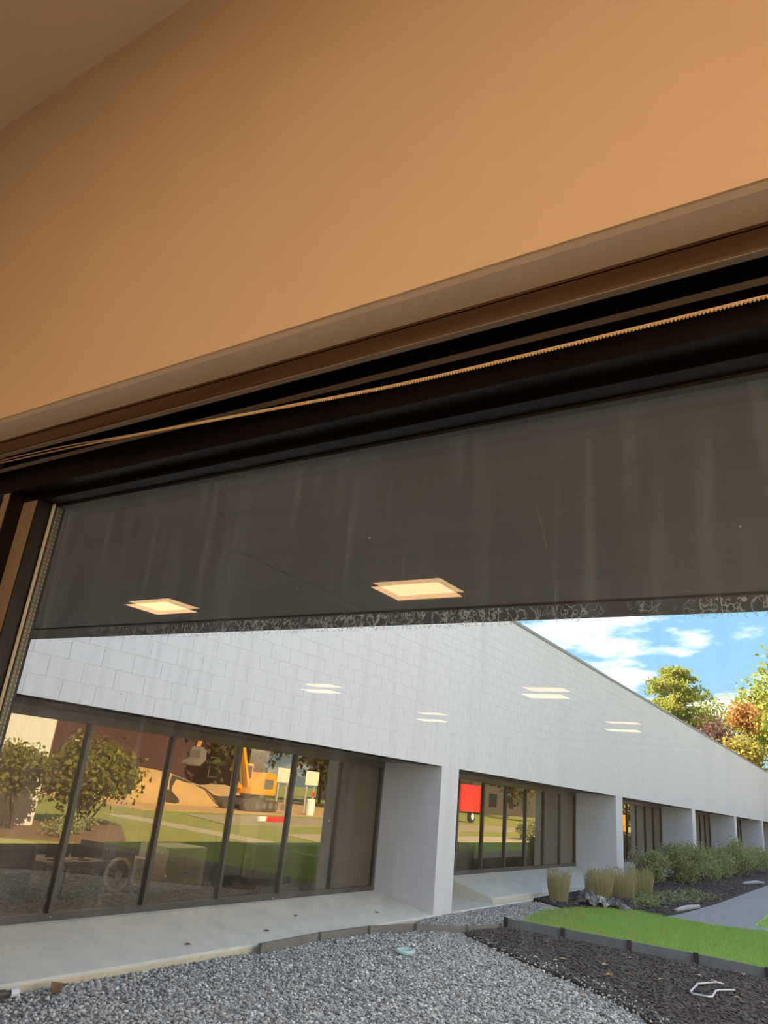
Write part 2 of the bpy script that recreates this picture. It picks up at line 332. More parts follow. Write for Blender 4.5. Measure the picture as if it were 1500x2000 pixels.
# ceiling lights (some show as warm reflections in the window glass, others are added fill)
def troffer(x, y, label, a=.31, b=.22):
    t = empty('ceiling_light', (x, y, CEIL), label, 'ceiling light', 'square ceiling lights of the office')
    fr = MB()
    for x0, x1, y0, y1 in ((-a-.03, a+.03, -b-.03, -b), (-a-.03, a+.03, b, b+.03), (-a-.03, -a, -b, b), (a, a+.03, -b, b)):
        fr.box(x+x0, x+x1, y+y0, y+y1, CEIL-.012, CEIL)
    part(fr, 'lamp_frame', 'lampframe', t)
    part(MB().box(x-a, x+a, y-b, y+b, CEIL-.006, CEIL-.001), 'diffuser', 'lamp', t)
for x, y, l in ((-2.95, -3.35, 'square warm ceiling light, larger bright reflection on the dark soffit'),
                (-5.95, -3.35, 'square warm ceiling light, smaller bright reflection near the left frame'),
                (-8.0, -8.85, 'square warm ceiling light, upper left faint double reflection on the white wall'),
                (-3.95, -8.95, 'square warm ceiling light, upper right faint double reflection on the white wall'),
                (-7.95, -12.8, 'square warm ceiling light, lower left faint double reflection on the white wall'),
                (-4.0, -13.25, 'square warm ceiling light, lower right faint double reflection on the white wall'),
                (.35, -3.35, 'added unseen fill light in the near row, out past the camera'),  # from here on the lamps are added unseen, to light the wall
                (.2, -8.9, 'added unseen fill light in the middle row, out past the camera'),
                (.2, -13.2, 'added unseen fill light in the last row, out past the camera')):
    troffer(x, y, l)
for x, y, l, a_, b_ in ((-.4, -.70, 'slim unseen fill light added close to the window wall', .60, .06),
                      (.95, -1.5, 'added long fill light behind the camera, nearest one', .60, .30), (2.4, -1.5, 'added long fill light behind the camera, middle one', .60, .30), (3.85, -1.5, 'added long fill light behind the camera, last one', .60, .30),
                      (.95, -2.5, 'added long fill light in the second row behind the camera, nearest one', .60, .30), (2.4, -2.5, 'added long fill light in the second row behind the camera, middle one', .60, .30), (3.85, -2.5, 'added long fill light in the second row behind the camera, last one', .60, .30),
                      (1.9, -3.6, 'added square fill light right of the near row', .31, .31), (3.4, -3.6, 'added square fill light at the right end of the near row', .31, .31)):
    troffer(x, y, l, a_, b_)  # added lamps, placed clear of the glass reflections to brighten the wall
vt = empty('ceiling_vent', (-3.0, -1.53, CEIL), 'long narrow slotted vent in the ceiling, a faint streak in the glass', 'vent')
part(MB().box(-3.42, -2.58, -1.60, -1.46, CEIL-.01, CEIL), 'backing', 'lampframe', vt)
for k in range(3): part(MB().box(-3.40, -2.60, -1.585+k*.045, -1.565+k*.045, CEIL-.016, CEIL-.01), 'slat', 'cabwhite', vt)

# ------------------------------------------------------------------ the window the photo looks through
GY = .80; GT = 2.3796; GB = .50
w1 = empty('window_1', (0, GY, .42), 'black framed office window with double glazing', 'window', kind='structure')
part(MB().extrude([(.74, .0+2.392), (.774, 2.392), (.774, 2.3796), (.826, 2.3796), (.826, 2.425), (.86, 2.435), (.86, 2.47), (.74, 2.47)], 'x', OX0, OX1), 'head_frame', 'blackframe', w1)
part(MB().extrude([(.74, .42), (.86, .42), (.86, .50), (.774, .50), (.774, .485), (.74, .485)], 'x', OX0, OX1), 'sill_frame', 'blackframe', w1)
def mullion(xl, xr):   # stepped section, symmetric about its middle
    s1, s2 = .050, .085
    if xr-xl < .12: prof = [(xl, .826), (xl, .765), (xl+.030, .765), (xl+.030, .735), (xr-.050, .735), (xr-.050, .765), (xr, .765), (xr, .826)]
    part(MB().add([(x, y, .485) for x, y in prof]+[(x, y, 2.392) for x, y in prof],
         [tuple(range(7, -1, -1)), tuple(range(8, 16))]+[(i, (i+1) % 8, 8+(i+1) % 8, 8+i) for i in range(8)]), 'mullion', 'blackframe', w1)
    part(MB().box(xr-.048, xr-.004, .7635, .7655, .50, 2.375), 'mullion_face', 'framestrip', w1)
    part(MB().box(xl+.034, xr-.053, .7335, .7355, .50, 2.385), 'mullion_face', 'framestrip', w1)
mullion(-1.452, -1.345); mullion(.12, .227)
part(MB().box(OX0, OX0+.05, .74, .86, .485, 2.392), 'jamb', 'blackframe', w1)
part(MB().box(OX1-.05, OX1, .74, .86, .485, 2.392), 'jamb', 'blackframe', w1)
for xl, xr in ((OX0+.05, -1.452), (-1.345, .12), (.227, OX1-.05)):
    for y, m_, tilt, nm in ((GY, 'glasswin', 0.0, 'inner_pane'), (GY+.018, 'glassout', .0052, 'outer_pane')):
        o = MB().box(xl, xr, y, y+.004, GB, GT).build(nm, m_)
        # the outer pane bows very slightly outwards: a quarter of a degree about its long axis
        for v in o.data.vertices: v.co.y += (v.co.z-GB)*tilt*0.35 if tilt else 0
        if tilt:
            zc = 1.5
            for v in o.data.vertices: v.co.y = (v.co.y-(v.co.z-GB)*tilt*.35)+(zc-v.co.z)*tilt+.004
        attach(o, w1)
    sp = part(MB().box(xl-.004, xl+.003, GY+.005, GY+.019, GB, GT), 'spacer', 'spacer', w1)
    dots = MB()
    for k in range(int((GT-GB)/.0085)):
        z = GB+.004+k*.0085; dots.box(xl+.003, xl+.0042, GY+.007, GY+.0095, z, z+.0045); dots.box(xl+.003, xl+.0042, GY+.0145, GY+.017, z, z+.0045)
    attach(dots.build('spacer_perforation', 'spacerdot'), w1)
    part(MB().box(xl, xr, GY+.005, GY+.019, GT-.005, GT), 'spacer', 'spacer', w1)
    part(MB().box(xl-.001, xl+.0065, GY-.0035, GY-.0005, GB, GT), 'glazing_bead', 'sealant', w1)

part(MB().tube([(-.3245, .8235, 2.2578), (-.3215, .8235, 2.2434), (-.3157, .8235, 2.2222), (-.3100, .8235, 2.1967)], .0005, 5), 'scratch', 'spacerdot', w1)
# ------------------------------------------------------------------ vertical-blind headrail with its cord and bead chain
hr = empty('blind_headrail', (-1.3, .70, 2.439), 'bronze headrail of a vertical blind above the window, with cream cord', 'blind rail')
X0, X1 = OX0+.02, OX1-.02
part(MB().extrude([(.675, 2.4795), (.675, 2.466), (.677, 2.4655), (.677, 2.4645), (.675, 2.464), (.675, 2.441), (.677, 2.439), (.6866, 2.439), (.6866, 2.4405), (.678, 2.4405), (.678, 2.4795)], 'x', X0, X1), 'front_rail', 'bronze', hr)
part(MB().box(X0, X1, .6765, .6868, 2.4375, 2.4389), 'front_lip', 'railgrey', hr)
part(MB().box(X0, X1, .678, .7295, 2.474, 2.4795), 'rail_top', 'blackframe', hr)
part(MB().box(X0, X1, .7295, .7325, 2.4389, 2.4795), 'rear_rail', 'blackframe', hr)
part(MB().box(X0, X1, .721, .7325, 2.4375, 2.4389), 'rear_lip', 'railgrey', hr)
pts = [(-1.40, 2.443), (-1.20, 2.4375), (-1.01, 2.425), (-.72, 2.410), (-.45, 2.398), (-.19, 2.398), (-.04, 2.399), (.4, 2.404), (1.0, 2.418), (1.5, 2.438)]
def smoothpath(p, n=12):
    p = np.array(p); t = np.linspace(0, len(p)-1, (len(p)-1)*n+1); i = np.clip(t.astype(int), 0, len(p)-2); u = t-i
    a = p[np.clip(i-1, 0, None)]; b = p[i]; c = p[i+1]; d = p[np.clip(i+2, None, len(p)-1)]; u = u[:, None]
    return .5*((2*b)+(c-a)*u+(2*a-5*b+4*c-d)*u**2+(3*b-a-3*c+d)*u**3)
pc = smoothpath([(x, .7015, z+.0016) for x, z in pts]); pb = smoothpath([(x, .7005, z-.0012-(.004 if x < -1.1 else 0)) for x, z in pts])
part(MB().tube(pc, .0015, 6), 'pull_cord', 'cord', hr)
seg = np.linalg.norm(np.diff(pb, axis=0), axis=1); cum = np.r_[0, seg.cumsum()]
BEADP = .0040
nb = int(cum[-1]/BEADP); bx = np.stack([np.interp(np.arange(nb)*BEADP, cum, pb[:, i]) for i in range(3)], 1)
OCT = np.array([(1, 0, 0), (0, 1, 0), (-1, 0, 0), (0, -1, 0), (0, 0, 1), (0, 0, -1)]); 
phi = (1+5**.5)/2
ICO = np.array([(-1, phi, 0), (1, phi, 0), (-1, -phi, 0), (1, -phi, 0), (0, -1, phi), (0, 1, phi), (0, -1, -phi), (0, 1, -phi), (phi, 0, -1), (phi, 0, 1), (-phi, 0, -1), (-phi, 0, 1)])/math.sqrt(1+phi*phi)
ICF = np.array([(0, 11, 5), (0, 5, 1), (0, 1, 7), (0, 7, 10), (0, 10, 11), (1, 5, 9), (5, 11, 4), (11, 10, 2), (10, 7, 6), (7, 1, 8), (3, 9, 4), (3, 4, 2), (3, 2, 6), (3, 6, 8), (3, 8, 9), (4, 9, 5), (2, 4, 11), (6, 2, 10), (8, 6, 7), (9, 8, 1)])
V = (bx[:, None, :]+ICO[None]*.0018).reshape(-1, 3); Fc = (ICF[None]+12*np.arange(nb)[:, None, None]).reshape(-1, 3)
ch = obj('bead_chain', mesh_np('bead_chain', V, Fc, 'bead')); ch.data.shade_smooth(); attach(ch, hr); ch['kind'] = 'stuff'
part(MB().tube([(-1.412, .7005, 2.446), (-1.408, .7005, 2.440), (-1.398, .7008, 2.4375), (-1.388, .7008, 2.4375)], .0016, 6), 'cord_loop', 'wire', hr)
part(MB().box(-1.46, -1.412, .690, .712, 2.4345, 2.452), 'pulley_housing', 'spacer', hr)
part(MB().cyl((-1.404, .7015, 2.4445), 'y', .006, .006, 12), 'pulley', 'wire', hr)
part(MB().box(-1.452, -1.436, .6715, .675, 2.4745, 2.4785), 'mounting_clip', 'steel', hr)

# =================================================================== 2. OUR OWN WING OUTSIDE
sf = empty('soffit', (-1, 1.4, 2.43), 'dark grey panelled soffit overhanging the window outside', 'soffit', kind='structure')
xs = [-6.68, -5.17, -3.24, -1.30, .64, 2.58, 4.52, 5.08]
for a, b in zip(xs[:-1], xs[1:]):
    part(MB().box(a+.003, b-.003, .865, 1.905, 2.43, 2.46), 'soffit_panel', 'soffit', sf)
part(MB().box(-6.68, 5.08, .865, 1.905, 2.437, 2.47), 'soffit_backing', 'soffitedge', sf)
part(MB().box(-6.68, 5.08, 1.912, 2.08, 2.425, 2.47), 'edge_trim', 'soffitedge', sf)
tag(MB().box(-6.70, 5.08, 1.92, 2.12, 2.47, 5.9).build('wall_own_wing', 'white'), 'white block wall above the soffit of the near wing', 'wall', kind='structure')
tag(MB().box(-11, 5.08, .86, 1.92, 2.47, 2.55).build('overhang_roof', 'soffitedge'), 'closed overhang above the soffit of the near wing', 'roof', kind='structure')
tag(MB().box(-11.2, 5.08, -16.7, 2.0, 5.7, 5.9).build('roof_office', 'coping'), 'flat roof over the near wing', 'roof', kind='structure')
for x0, x1, l in ((-11.2, OX0, 'dark bronze panels for glazing, added to cut bounce, left of the window'), (OX1, 5.08, 'dark bronze panels for glazing, added to cut bounce, right of the window')):
    tag(MB().box(x0, x1, .941, .955, 0, 2.43).build('trim_2' if x0 < -5 else 'trim_3', 'wingframe'), l, 'cladding', kind='structure')  # unseen dark panels, added to lower bounce light onto the fins
rw = MB().box(5.09, 5.49, 2.2, 14.46, -.1, 5.9)
tag(rw.build('wall_courtyard', 'cream'), 'tall cream wall in sunlight closing the courtyard, mirrored in the glazing', 'wall', kind='structure')

# =================================================================== 3. THE OTHER WING
FX, GX = -6.70, -7.98
wing = empty('office_wing', (FX-3, 30, 0), 'long low white painted block office wing with deep window recesses', 'building')
PIL = [12.66+11.3*k for k in range(6)]            # each fin starts here and is .70 wide
FT, FB = 5.83, 2.43
core = part(MB().box(FX-.35, FX-.0045, 1.36, PIL[-1]+.7, FB, FT), 'fascia_wall', 'white2', wing)
for y in [1.36]+PIL:
    part(MB().box(GX-.05, FX, y, y+.70, -.12, FB), 'fin', 'white2', wing)
part(MB().box(FX-.38, FX+.03, 1.30, PIL[-1]+.74, FT, FT+.07), 'coping', 'coping', wing)
part(MB().box(GX-.06, FX-.02, 2.06, PIL[-1], FB, FB+.05), 'recess_soffit', 'soffitedge', wing)
part(MB().box(-24, FX-.36, 1.36, PIL[-1]+.7, 5.55, 5.7), 'roof', 'coping', wing)
part(MB().box(-24, GX-.05, PIL[-1]+.45, PIL[-1]+.7, -.1, 5.6), 'end_wall', 'white2', wing)
# painted concrete blocks of the fascia: running bond, 400 x 200
def proj(P):
    v = P-EYE; d = v@_f; return 750+FPX*(v@_r)/d, 1000-FPX*(v@_u)/d
cells = []
for c in range(17):
    z = FB+.1+c*.2; off = .2 if c % 2 else 0
    for k in range(-1, 172):
        y = 1.56+off+k*.4
        if y-.2 < 1.36 or y+.2 > PIL[-1]+.7: continue
        px, py = proj(np.array([FX, y, z])); vis = (-30 < px < 1530) and py > 1225-.034*px*0
        cells.append((0 if vis else 1, math.hypot(FX, y), y, z))
cells.sort()
bm0 = MB().box(-.03, 0, -.198, .198, -.0955, .0955)
bmesh0 = bm0.mesh('block'); bmesh0.materials.append(M['white'])
for i, (q, d_, y, z) in enumerate(cells[:300]):
    o = bpy.data.objects.new('block', bmesh0); COL.objects.link(o); o.location = (FX, y, z); o.parent = core
    # parent's transform is the wing's offset, undone so the block sits at its own place
    o.matrix_parent_inverse = Matrix.Identity(4)
rest = MB()
for q, d_, y, z in cells[300:]: rest.box(FX-.03, FX, y-.198, y+.198, z-.0955, z+.0955)
ro = rest.build('block_courses', 'white'); ro.parent = core; ro['kind'] = 'stuff'

# window walls in the recesses
PITCHES = 1.337
bays = [(2.06, 12.66)]+[(PIL[k]+.70, PIL[k+1]) for k in range(5)]
BZ = [.23, .37, .37, .37, .37, .37]
bl = ['floor to ceiling bronze glazing in the nearest recess, mirroring an excavator', 'bronze glazing in the second recess, mirroring a red truck', 'bronze glazing in the third recess behind the shrubs',
      'bronze glazing in the fourth recess of the white wing', 'bronze glazing in the fifth recess of the white wing', 'bronze glazing in the last recess of the white wing']
for k, (y0, y1) in enumerate(bays):
    wn = empty('window_%d' % (k+2), (GX, (y0+y1)/2, BZ[k]), bl[k], 'window', kind='structure')
    zb, zt = BZ[k], 2.43
    part(MB().box(GX-.08, GX+.05, y0, y1, zt-.11, zt), 'head_frame', 'wingframe', wn)
    part(MB().box(GX-.08, GX+.05, y0, y1, zb-.12, zb+.055), 'sill_frame', 'wingframe', wn)
    ys = [y1-.03-i*PITCHES for i in range(8)]; ys = [y for y in ys if y > y0+.5]+[y0+.03]
    for y in ys: part(MB().box(GX-.06, GX+.045, y-.027, y+.027, zb+.055, zt-.11), 'mullion', 'wingframe', wn)
    for a, b in zip(ys[1:], ys[:-1]):
        part(MB().box(GX-.004, GX+.004, a+.027, b-.027, zb+.055, zt-.11), 'pane', 'glasswing', wn)
# rooms behind the glazing
tag(MB().box(-14.2, GX-.06, 1.4, PIL[-1], -.05, .17).build('floor_wing', 'officefloor'), 'dark carpet inside the white wing', 'floor', kind='structure')
tag(MB().box(-14.2, GX-.06, 1.4, PIL[-1], 2.75, 2.85).build('ceiling_wing', 'officewall'), 'ceiling inside the white wing', 'ceiling', kind='structure')
tag(MB().box(-14.4, -14.2, 1.4, PIL[-1], -.05, 2.85).build('wall_wing_back', 'officewall'), 'rear wall inside the white wing', 'wall', kind='structure')
tag(MB().box(GX-.08, FX-.34, 1.4, PIL[-1], 2.48, 2.76).build('wall_wing_header', 'officewall'), 'header above the glazing inside the white wing', 'wall', kind='structure')
for k, y in enumerate(PIL[:-1]):
    tag(MB().box(-14.2, GX-.08, y+.2, y+.5, .17, 2.75).build('wall_wing_cross_%d' % (k+1), 'officewall'), 'cross wall inside the white wing behind its fin number %d from the camera' % (k+1), 'wall', kind='structure')

for y, xx, l in ((5.0, -9.6, 'nearest front'), (7.6, -9.6, 'second front'), (10.2, -9.6, 'third front'), (6.0, -11.8, 'nearest rear'), (9.5, -11.8, 'farthest rear')):  # unseen lamps added to brighten the furniture behind the glazing
    t = empty('office_fill_light', (xx, y, 2.75), 'added unseen fill light inside the white wing, ' + l + ' one', 'ceiling light')
    part(MB().box(xx-.3, xx+.3, y-.6, y+.6, 2.735, 2.75), 'lamp_frame', 'lampframe', t); part(MB().box(xx-.27, xx+.27, y-.57, y+.57, 2.728, 2.735), 'diffuser', 'lampfill', t)
# furniture and boxes seen through the nearest panes
def cabinet(x0, x1, y0, y1, z0, z1, m_, name, label, cat, rows=2):
    t = empty(name, ((x0+x1)/2, (y0+y1)/2, z0), label, cat)
    part(MB().box(x0, x1-.02, y0, y1, z0, z1), 'body', m_, t, bevel=.006)
    h = (z1-z0)/rows
    for r in range(rows):
        d = part(MB().box(x1-.018, x1, y0+.01, y1-.01, z0+r*h+.01, z0+(r+1)*h-.01), 'drawer', m_, t)
        hb = MB().box(x1, x1+.012, (y0+y1)/2-.06, (y0+y1)/2+.06, z0+(r+.78)*h, z0+(r+.82)*h).build('handle', 'metal'); hb.parent = d
    return t
cabinet(-9.95, -9.3, 8.83, 9.66, .17, .78, 'cabwhite', 'drawer_cabinet', 'pale two drawer cabinet standing behind the third pane', 'cabinet', 2)
t = empty('office_desk', (-9.6, 7.3, .17), 'grey panelled desk behind the shrub reflection', 'desk')
part(MB().box(-10.1, -9.32, 6.75, 7.72, .57, .61), 'desktop', 'cabgrey', t)
part(MB().box(-9.38, -9.35, 6.78, 7.05, .17, .57), 'modesty_panel', 'cabgrey', t); part(MB().box(-9.38, -9.35, 7.10, 7.70, .17, .57), 'modesty_panel', 'cabgrey', t)
for y, l in ((7.02, 'left dark monitor standing on the grey desk'), (7.42, 'right dark monitor standing on the grey desk')):
    t = empty('computer_monitor', (-9.5, y, .61), l, 'monitor', 'monitors on the grey desk')
    part(MB().box(-9.52, -9.48, y-.17, y+.17, .65, .98), 'screen', 'dark', t, bevel=.01); part(MB().box(-9.58, -9.42, y-.08, y+.08, .61, .622), 'stand', 'dark', t); part(MB().box(-9.515, -9.49, y-.03, y+.03, .62, .70), 'neck', 'dark', t)
t = empty('office_partition', (-9.5, 8.06, .17), 'tall pale grey partition panel beside the desk', 'partition')
part(MB().box(-9.52, -9.47, 7.78, 8.34, .19, 1.35), 'panel', 'cabgrey', t); part(MB().box(-9.6, -9.38, 7.78, 7.84, .17, .19), 'foot', 'dark', t); part(MB().box(-9.6, -9.38, 8.28, 8.34, .17, .19), 'foot', 'dark', t)
t = empty('floor_fan', (-9.2, 7.85, .17), 'round grey floor fan in front of the desk', 'fan')
part(MB().box(-9.32, -9.1, 7.62, 8.08, .17, .20), 'base', 'cabgrey', t); part(MB().box(-9.22, -9.18, 7.83, 7.87, .2, .3), 'neck', 'cabgrey', t)
part(MB().tube([(-9.2, 7.85+.20*math.cos(a), .45+.20*math.sin(a)) for a in np.linspace(0, 2*math.pi, 25)], .03, 6), 'rim', 'cabwhite', t)
part(MB().cyl((-9.2, 7.85, .45), 'x', .06, .06), 'hub', 'cabwhite', t)
for k in range(5):
    a = k*2*math.pi/5; part(MB().tube([(-9.2, 7.85+.05*math.cos(a), .45+.05*math.sin(a)), (-9.2, 7.85+.18*math.cos(a), .45+.18*math.sin(a))], [.02, .05], 5), 'blade', 'cabgrey', t)
t = empty('storage_shelf', (-9.5, 6.0, .17), 'low grey shelving at the far left behind the glass', 'shelf')
for z in (.17, .5, .82): part(MB().box(-9.8, -9.3, 5.2, 6.55, z, z+.03), 'shelf_board', 'cabgrey', t)
for y in (5.2, 5.9, 6.53): part(MB().box(-9.8, -9.3, y, y+.03, .2, .85), 'upright', 'cabgrey', t)
cabinet(-9.9, -9.3, 8.42, 8.6, .3, .62, 'cabwhite', 'binder_box', 'slim cream box standing on end beside the fan', 'box', 1)
t = empty('dark_display', (-9.5, 10.3, .17), 'dark framed display leaning behind the fourth pane', 'display')
part(MB().box(-9.5, -9.42, 10.0, 10.72, .25, .95), 'frame', 'dark', t, bevel=.01); part(MB().box(-9.42, -9.41, 10.07, 10.65, .33, .88), 'panel', 'cabgrey', t); part(MB().box(-9.6, -9.4, 10.2, 10.5, .17, .25), 'foot', 'dark', t)
t = empty('room_column', (-9.5, 11.1, .17), 'pale grey square column inside behind the fifth pane', 'column')
part(MB().box(-9.75, -9.3, 10.85, 11.3, .17, 2.75), 'shaft', 'cabgrey', t); part(MB().box(-9.77, -9.28, 10.83, 11.32, .17, .27), 'base_trim', 'dark', t)
def blinds(y0, y1, x, m_, label):
    t = empty('vertical_blind', (x, (y0+y1)/2, 2.3), label, 'blind')
    part(MB().box(x-.03, x+.03, y0, y1, 2.30, 2.35), 'headrail', 'wingframe', t)
    n = max(2, int((y1-y0)/.115))
    me = MB().add([(-.028, -.052, 0), (.004, -.018, 0), (.008, .018, 0), (-.012, .052, 0), (-.028, -.052, 1.93), (.004, -.018, 1.93), (.008, .018, 1.93), (-.012, .052, 1.93)], [(0, 1, 5, 4), (1, 2, 6, 5), (2, 3, 7, 6)]).mesh('slat')
    me.materials.append(M[m_])
    for k in range(n):
        o = bpy.data.objects.new('slat', me); COL.objects.link(o); o.location = (x, y0+.06+(y1-y0-.12)*k/(n-1), .38); attach(o, t)
blinds(12.0, 12.55, GX-.14, 'blindtan', 'beige vertical blind at the end of the nearest recess')
blinds(11.35, 11.9, GX-.2, 'blind', 'dark vertical blind behind the last panes of the nearest recess')
blinds(20.6, 23.8, GX-.16, 'blind', 'dark brown vertical blind closing the second recess')
blinds(31.0, 35.1, GX-.16, 'blind', 'dark brown vertical blind closing the third recess')
blinds(36.1, 46.4, GX-.16, 'blind', 'dark brown vertical blind closing the fourth recess')
blinds(47.5, 57.6, GX-.16, 'blind', 'dark brown vertical blind closing the fifth recess')

# =================================================================== 4. GROUND
def ground(name, poly, z0, z1, m_, label, cat): return tag(MB().prism(poly, z0, z1).build(name, m_), label, cat, kind='structure')
ground('distant_ground', [(-260, -60), (260, -60), (260, 420), (-260, 420)], -.6, -.35, 'field', 'distant grassy ground around the buildings', 'ground')
EDGE = [(-6.60, 8.01), (-6.66, 9.31), (-6.60, 10.45), (-6.35, 11.4), (-5.79, 12.08), (-5.60, 12.95)]
GRAVEL = [(-6.68, .9), (5.05, .9), (5.05, 6.0), (-1.2, 7.8), (-2.09, 8.92), (-2.47, 9.43), (-3.17, 10.06), (-4.02, 10.6), (-5.01, 11.34), (-5.62, 11.80), (-5.79, 12.05), (-6.33, 11.38), (-6.58, 10.42), (-6.64, 9.3), (-6.60, 8.0), (-6.68, 7.6)]
MULCH = [(-5.62, 11.80), (-5.01, 11.34), (-4.02, 10.6), (-3.17, 10.06), (-2.47, 9.43), (-2.09, 8.92), (-1.2, 7.8), (1.0, 7.2), (1.0, 13.0), (-1.59, 13.14), (-2.56, 13.24), (-3.54, 13.25), (-4.6, 13.24), (-5.56, 13.22), (-5.60, 12.95), (-5.79, 12.08)]
LAWN = [(-5.60, 13.97), (-5.56, 13.30), (-4.6, 13.30), (-3.54, 13.30), (-2.56, 13.30), (-1.59, 13.19), (1.0, 13.1), (1.0, 18.9), (-2.18, 18.46), (-3.06, 18.04), (-4.08, 18.16), (-4.98, 18.32), (-5.61, 17.11), (-5.88, 15.72)]
STRIP = [(-6.68, 13.40), (-6.66, 12.2), (-6.35, 11.45), (-5.83, 12.12), (-5.64, 12.97), (-5.60, 13.97), (-5.88, 15.72), (-5.75, 16.6), (-6.5, 17.4), (-6.66, 15.7)]
ground('gravel_bed', GRAVEL, -.30, -.085, 'gravelbase', 'grey gravel bed in the foreground courtyard', 'ground')
ground('mulch_bed', MULCH, -.30, -.045, 'mulchbase', 'dark mulch bed in front of the lawn', 'ground')
ground('lawn_soil', LAWN, -.30, -.02, 'lawnbase', 'small green lawn beyond the mulch', 'lawn')
ground('gravel_strip', STRIP, -.30, -.03, 'gravelbase', 'narrow gravel strip at the foot of the nearest pillar', 'ground')
BED2 = [(-6.68, 17.3), (-5.75, 16.6), (-5.61, 17.11), (-4.98, 18.32), (-4.08, 18.16), (-3.98, 19.11), (-3.85, 22.9), (-3.83, 33.5), (-3.8, 70), (-6.69, 70)]
ground('shrub_bed', BED2, -.30, .02, 'mulchbase', 'dark planting bed along the white wing', 'ground')
PATH = [(-4.08, 18.16), (-3.06, 18.04), (-2.18, 18.46), (-2.2, 18.75), (-2.55, 19.36), (-2.62, 22.53), (-1.6, 40), (-1.2, 70), (-3.8, 70), (-3.83, 33.5), (-3.85, 22.9), (-3.98, 19.11)]
ground('gravel_path', PATH, -.30, .0, 'soilpath', 'grey gravel path running beside the shrub bed', 'path')
ground('lawn_verge', [(-2.18, 18.46), (1.0, 18.9), (1.0, 70), (-1.2, 70), (-1.6, 40), (-2.62, 22.53), (-2.55, 19.36), (-2.2, 18.75)], -.30, -.01, 'lawnbase', 'strip of grass on the far side of the gravel path', 'lawn')

# concrete aprons in front of the glazing
def apron(name, y0, y1, zr, zf, label, bottom=-.14, x1=FX+.02):
    t = empty(name, (-7.3, (y0+y1)/2, bottom), label, 'pavement', kind='structure')
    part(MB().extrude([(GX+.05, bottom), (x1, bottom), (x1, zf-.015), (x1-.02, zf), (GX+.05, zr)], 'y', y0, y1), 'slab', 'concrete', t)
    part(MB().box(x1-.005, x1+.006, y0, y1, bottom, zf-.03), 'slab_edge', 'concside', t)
apron('concrete_apron', 2.06, 12.655, .21, .0, 'sloping pale concrete apron under the nearest glazing')
apron('concrete_apron', 13.365, 23.95, .03, .0, 'low flat concrete strip at the second recess')
apron('concrete_apron', 15.4, 23.95, .35, .09, 'raised sloping concrete apron under the second glazing', .0, FX-.12)
apron('concrete_apron', 24.665, 35.25, .35, .15, 'sloping concrete apron behind the shrubs of the third recess')
apron('concrete_apron', 35.97, 46.55, .35, .15, 'sloping concrete apron at the fourth recess')
apron('concrete_apron', 47.27, 57.85, .35, .15, 'sloping concrete apron at the fifth recess')

# timber edging boards and black plastic edging
te = empty('timber_edging', (-6.3, 10.5, -.1), 'weathered timber edging curving along the gravel', 'edging')
def board(p, q, z0, z1, th, nm, m_, par):
    d = Vector((q[0]-p[0], q[1]-p[1])).normalized(); n = Vector((-d.y, d.x))*th/2
    a = Vector(p)+d*.01; b = Vector(q)-d*.01
    part(MB().prism([(a-n)[:], (b-n)[:], (b+n)[:], (a+n)[:]], z0, z1), nm, m_, par)
for p, q in zip(EDGE[:-1], EDGE[1:]): board(p, q, -.14, .02, .045, 'board', 'timber', te)
for p in EDGE: part(MB().box(p[0]+.02, p[0]+.07, p[1]-.03, p[1]+.03, -.14, .035), 'stake', 'timber', te)
be = empty('lawn_edging', (-3.5, 13.27, -.1), 'black plastic edging between the lawn and the mulch', 'edging')
BE = [(-5.60, 13.26), (-4.6, 13.27), (-3.54, 13.275), (-2.56, 13.27), (-1.59, 13.165), (.9, 13.05)]
for p, q in zip(BE[:-1], BE[1:]): board(p, q, -.08, .085, .02, 'strip', 'edging', be)
for p in BE[:5]: part(MB().box(p[0]-.035, p[0]+.035, p[1]-.045, p[1]-.012, -.08, .10), 'stake', 'dark', be)

# gravel stones, bark chips, grass: nobody could count them
def rocks(P, z, s0, s1, m_, name, label, cat, flat=.7):
    n = len(P); s = rng.uniform(s0, s1, (n, 1, 1))*rng.uniform(.65, 1.25, (n, 1, 3)); q = ICO[None]*s*(1+rng.uniform(-.22, .22, (n, 12, 1)))
    q[:, :, 2] *= flat
    a = rng.uniform(0, 2*math.pi, n); ca, sa = np.cos(a)[:, None], np.sin(a)[:, None]; b = rng.uniform(-.6, .6, n); cb, sb = np.cos(b)[:, None], np.sin(b)[:, None]
    y, zz = q[:, :, 1]*cb-q[:, :, 2]*sb, q[:, :, 1]*sb+q[:, :, 2]*cb
    x, y = q[:, :, 0]*ca-y*sa, q[:, :, 0]*sa+y*ca
    zc = (z(P) if callable(z) else np.full(n, z))+rng.uniform(-.3, .5, n)*s0
    V = np.stack([x+P[:, :1], y+P[:, 1:2], zz+zc[:, None]], -1).reshape(-1, 3); Fq = (ICF[None]+12*np.arange(n)[:, None, None]).reshape(-1, 3)
    return tag(obj(name, mesh_np(name, V, Fq, m_)), label, cat, kind='stuff')
near = [(-6.66, 2.5), (-3.2, 2.5), (-1.0, 7.0), (-1.3, 7.8), (-2.09, 8.92), (-2.47, 9.43), (-3.17, 10.06), (-4.02, 10.6), (-5.01, 11.34), (-5.62, 11.80), (-5.81, 12.03), (-6.33, 11.36), (-6.57, 10.42), (-6.62, 9.3), (-6.58, 8.0), (-6.66, 7.6)]
def dirtyedge(P): return P
rocks(scatter(near, 1050), -.08, .012, .024, 'stone', 'gravel_stones', 'loose grey crushed stone covering the courtyard', 'gravel')
stp = scatter(STRIP, 900); rocks(stp, -.025, .010, .018, 'stone', 'strip_stones', 'small grey stones on the strip by the pillar foot', 'gravel')
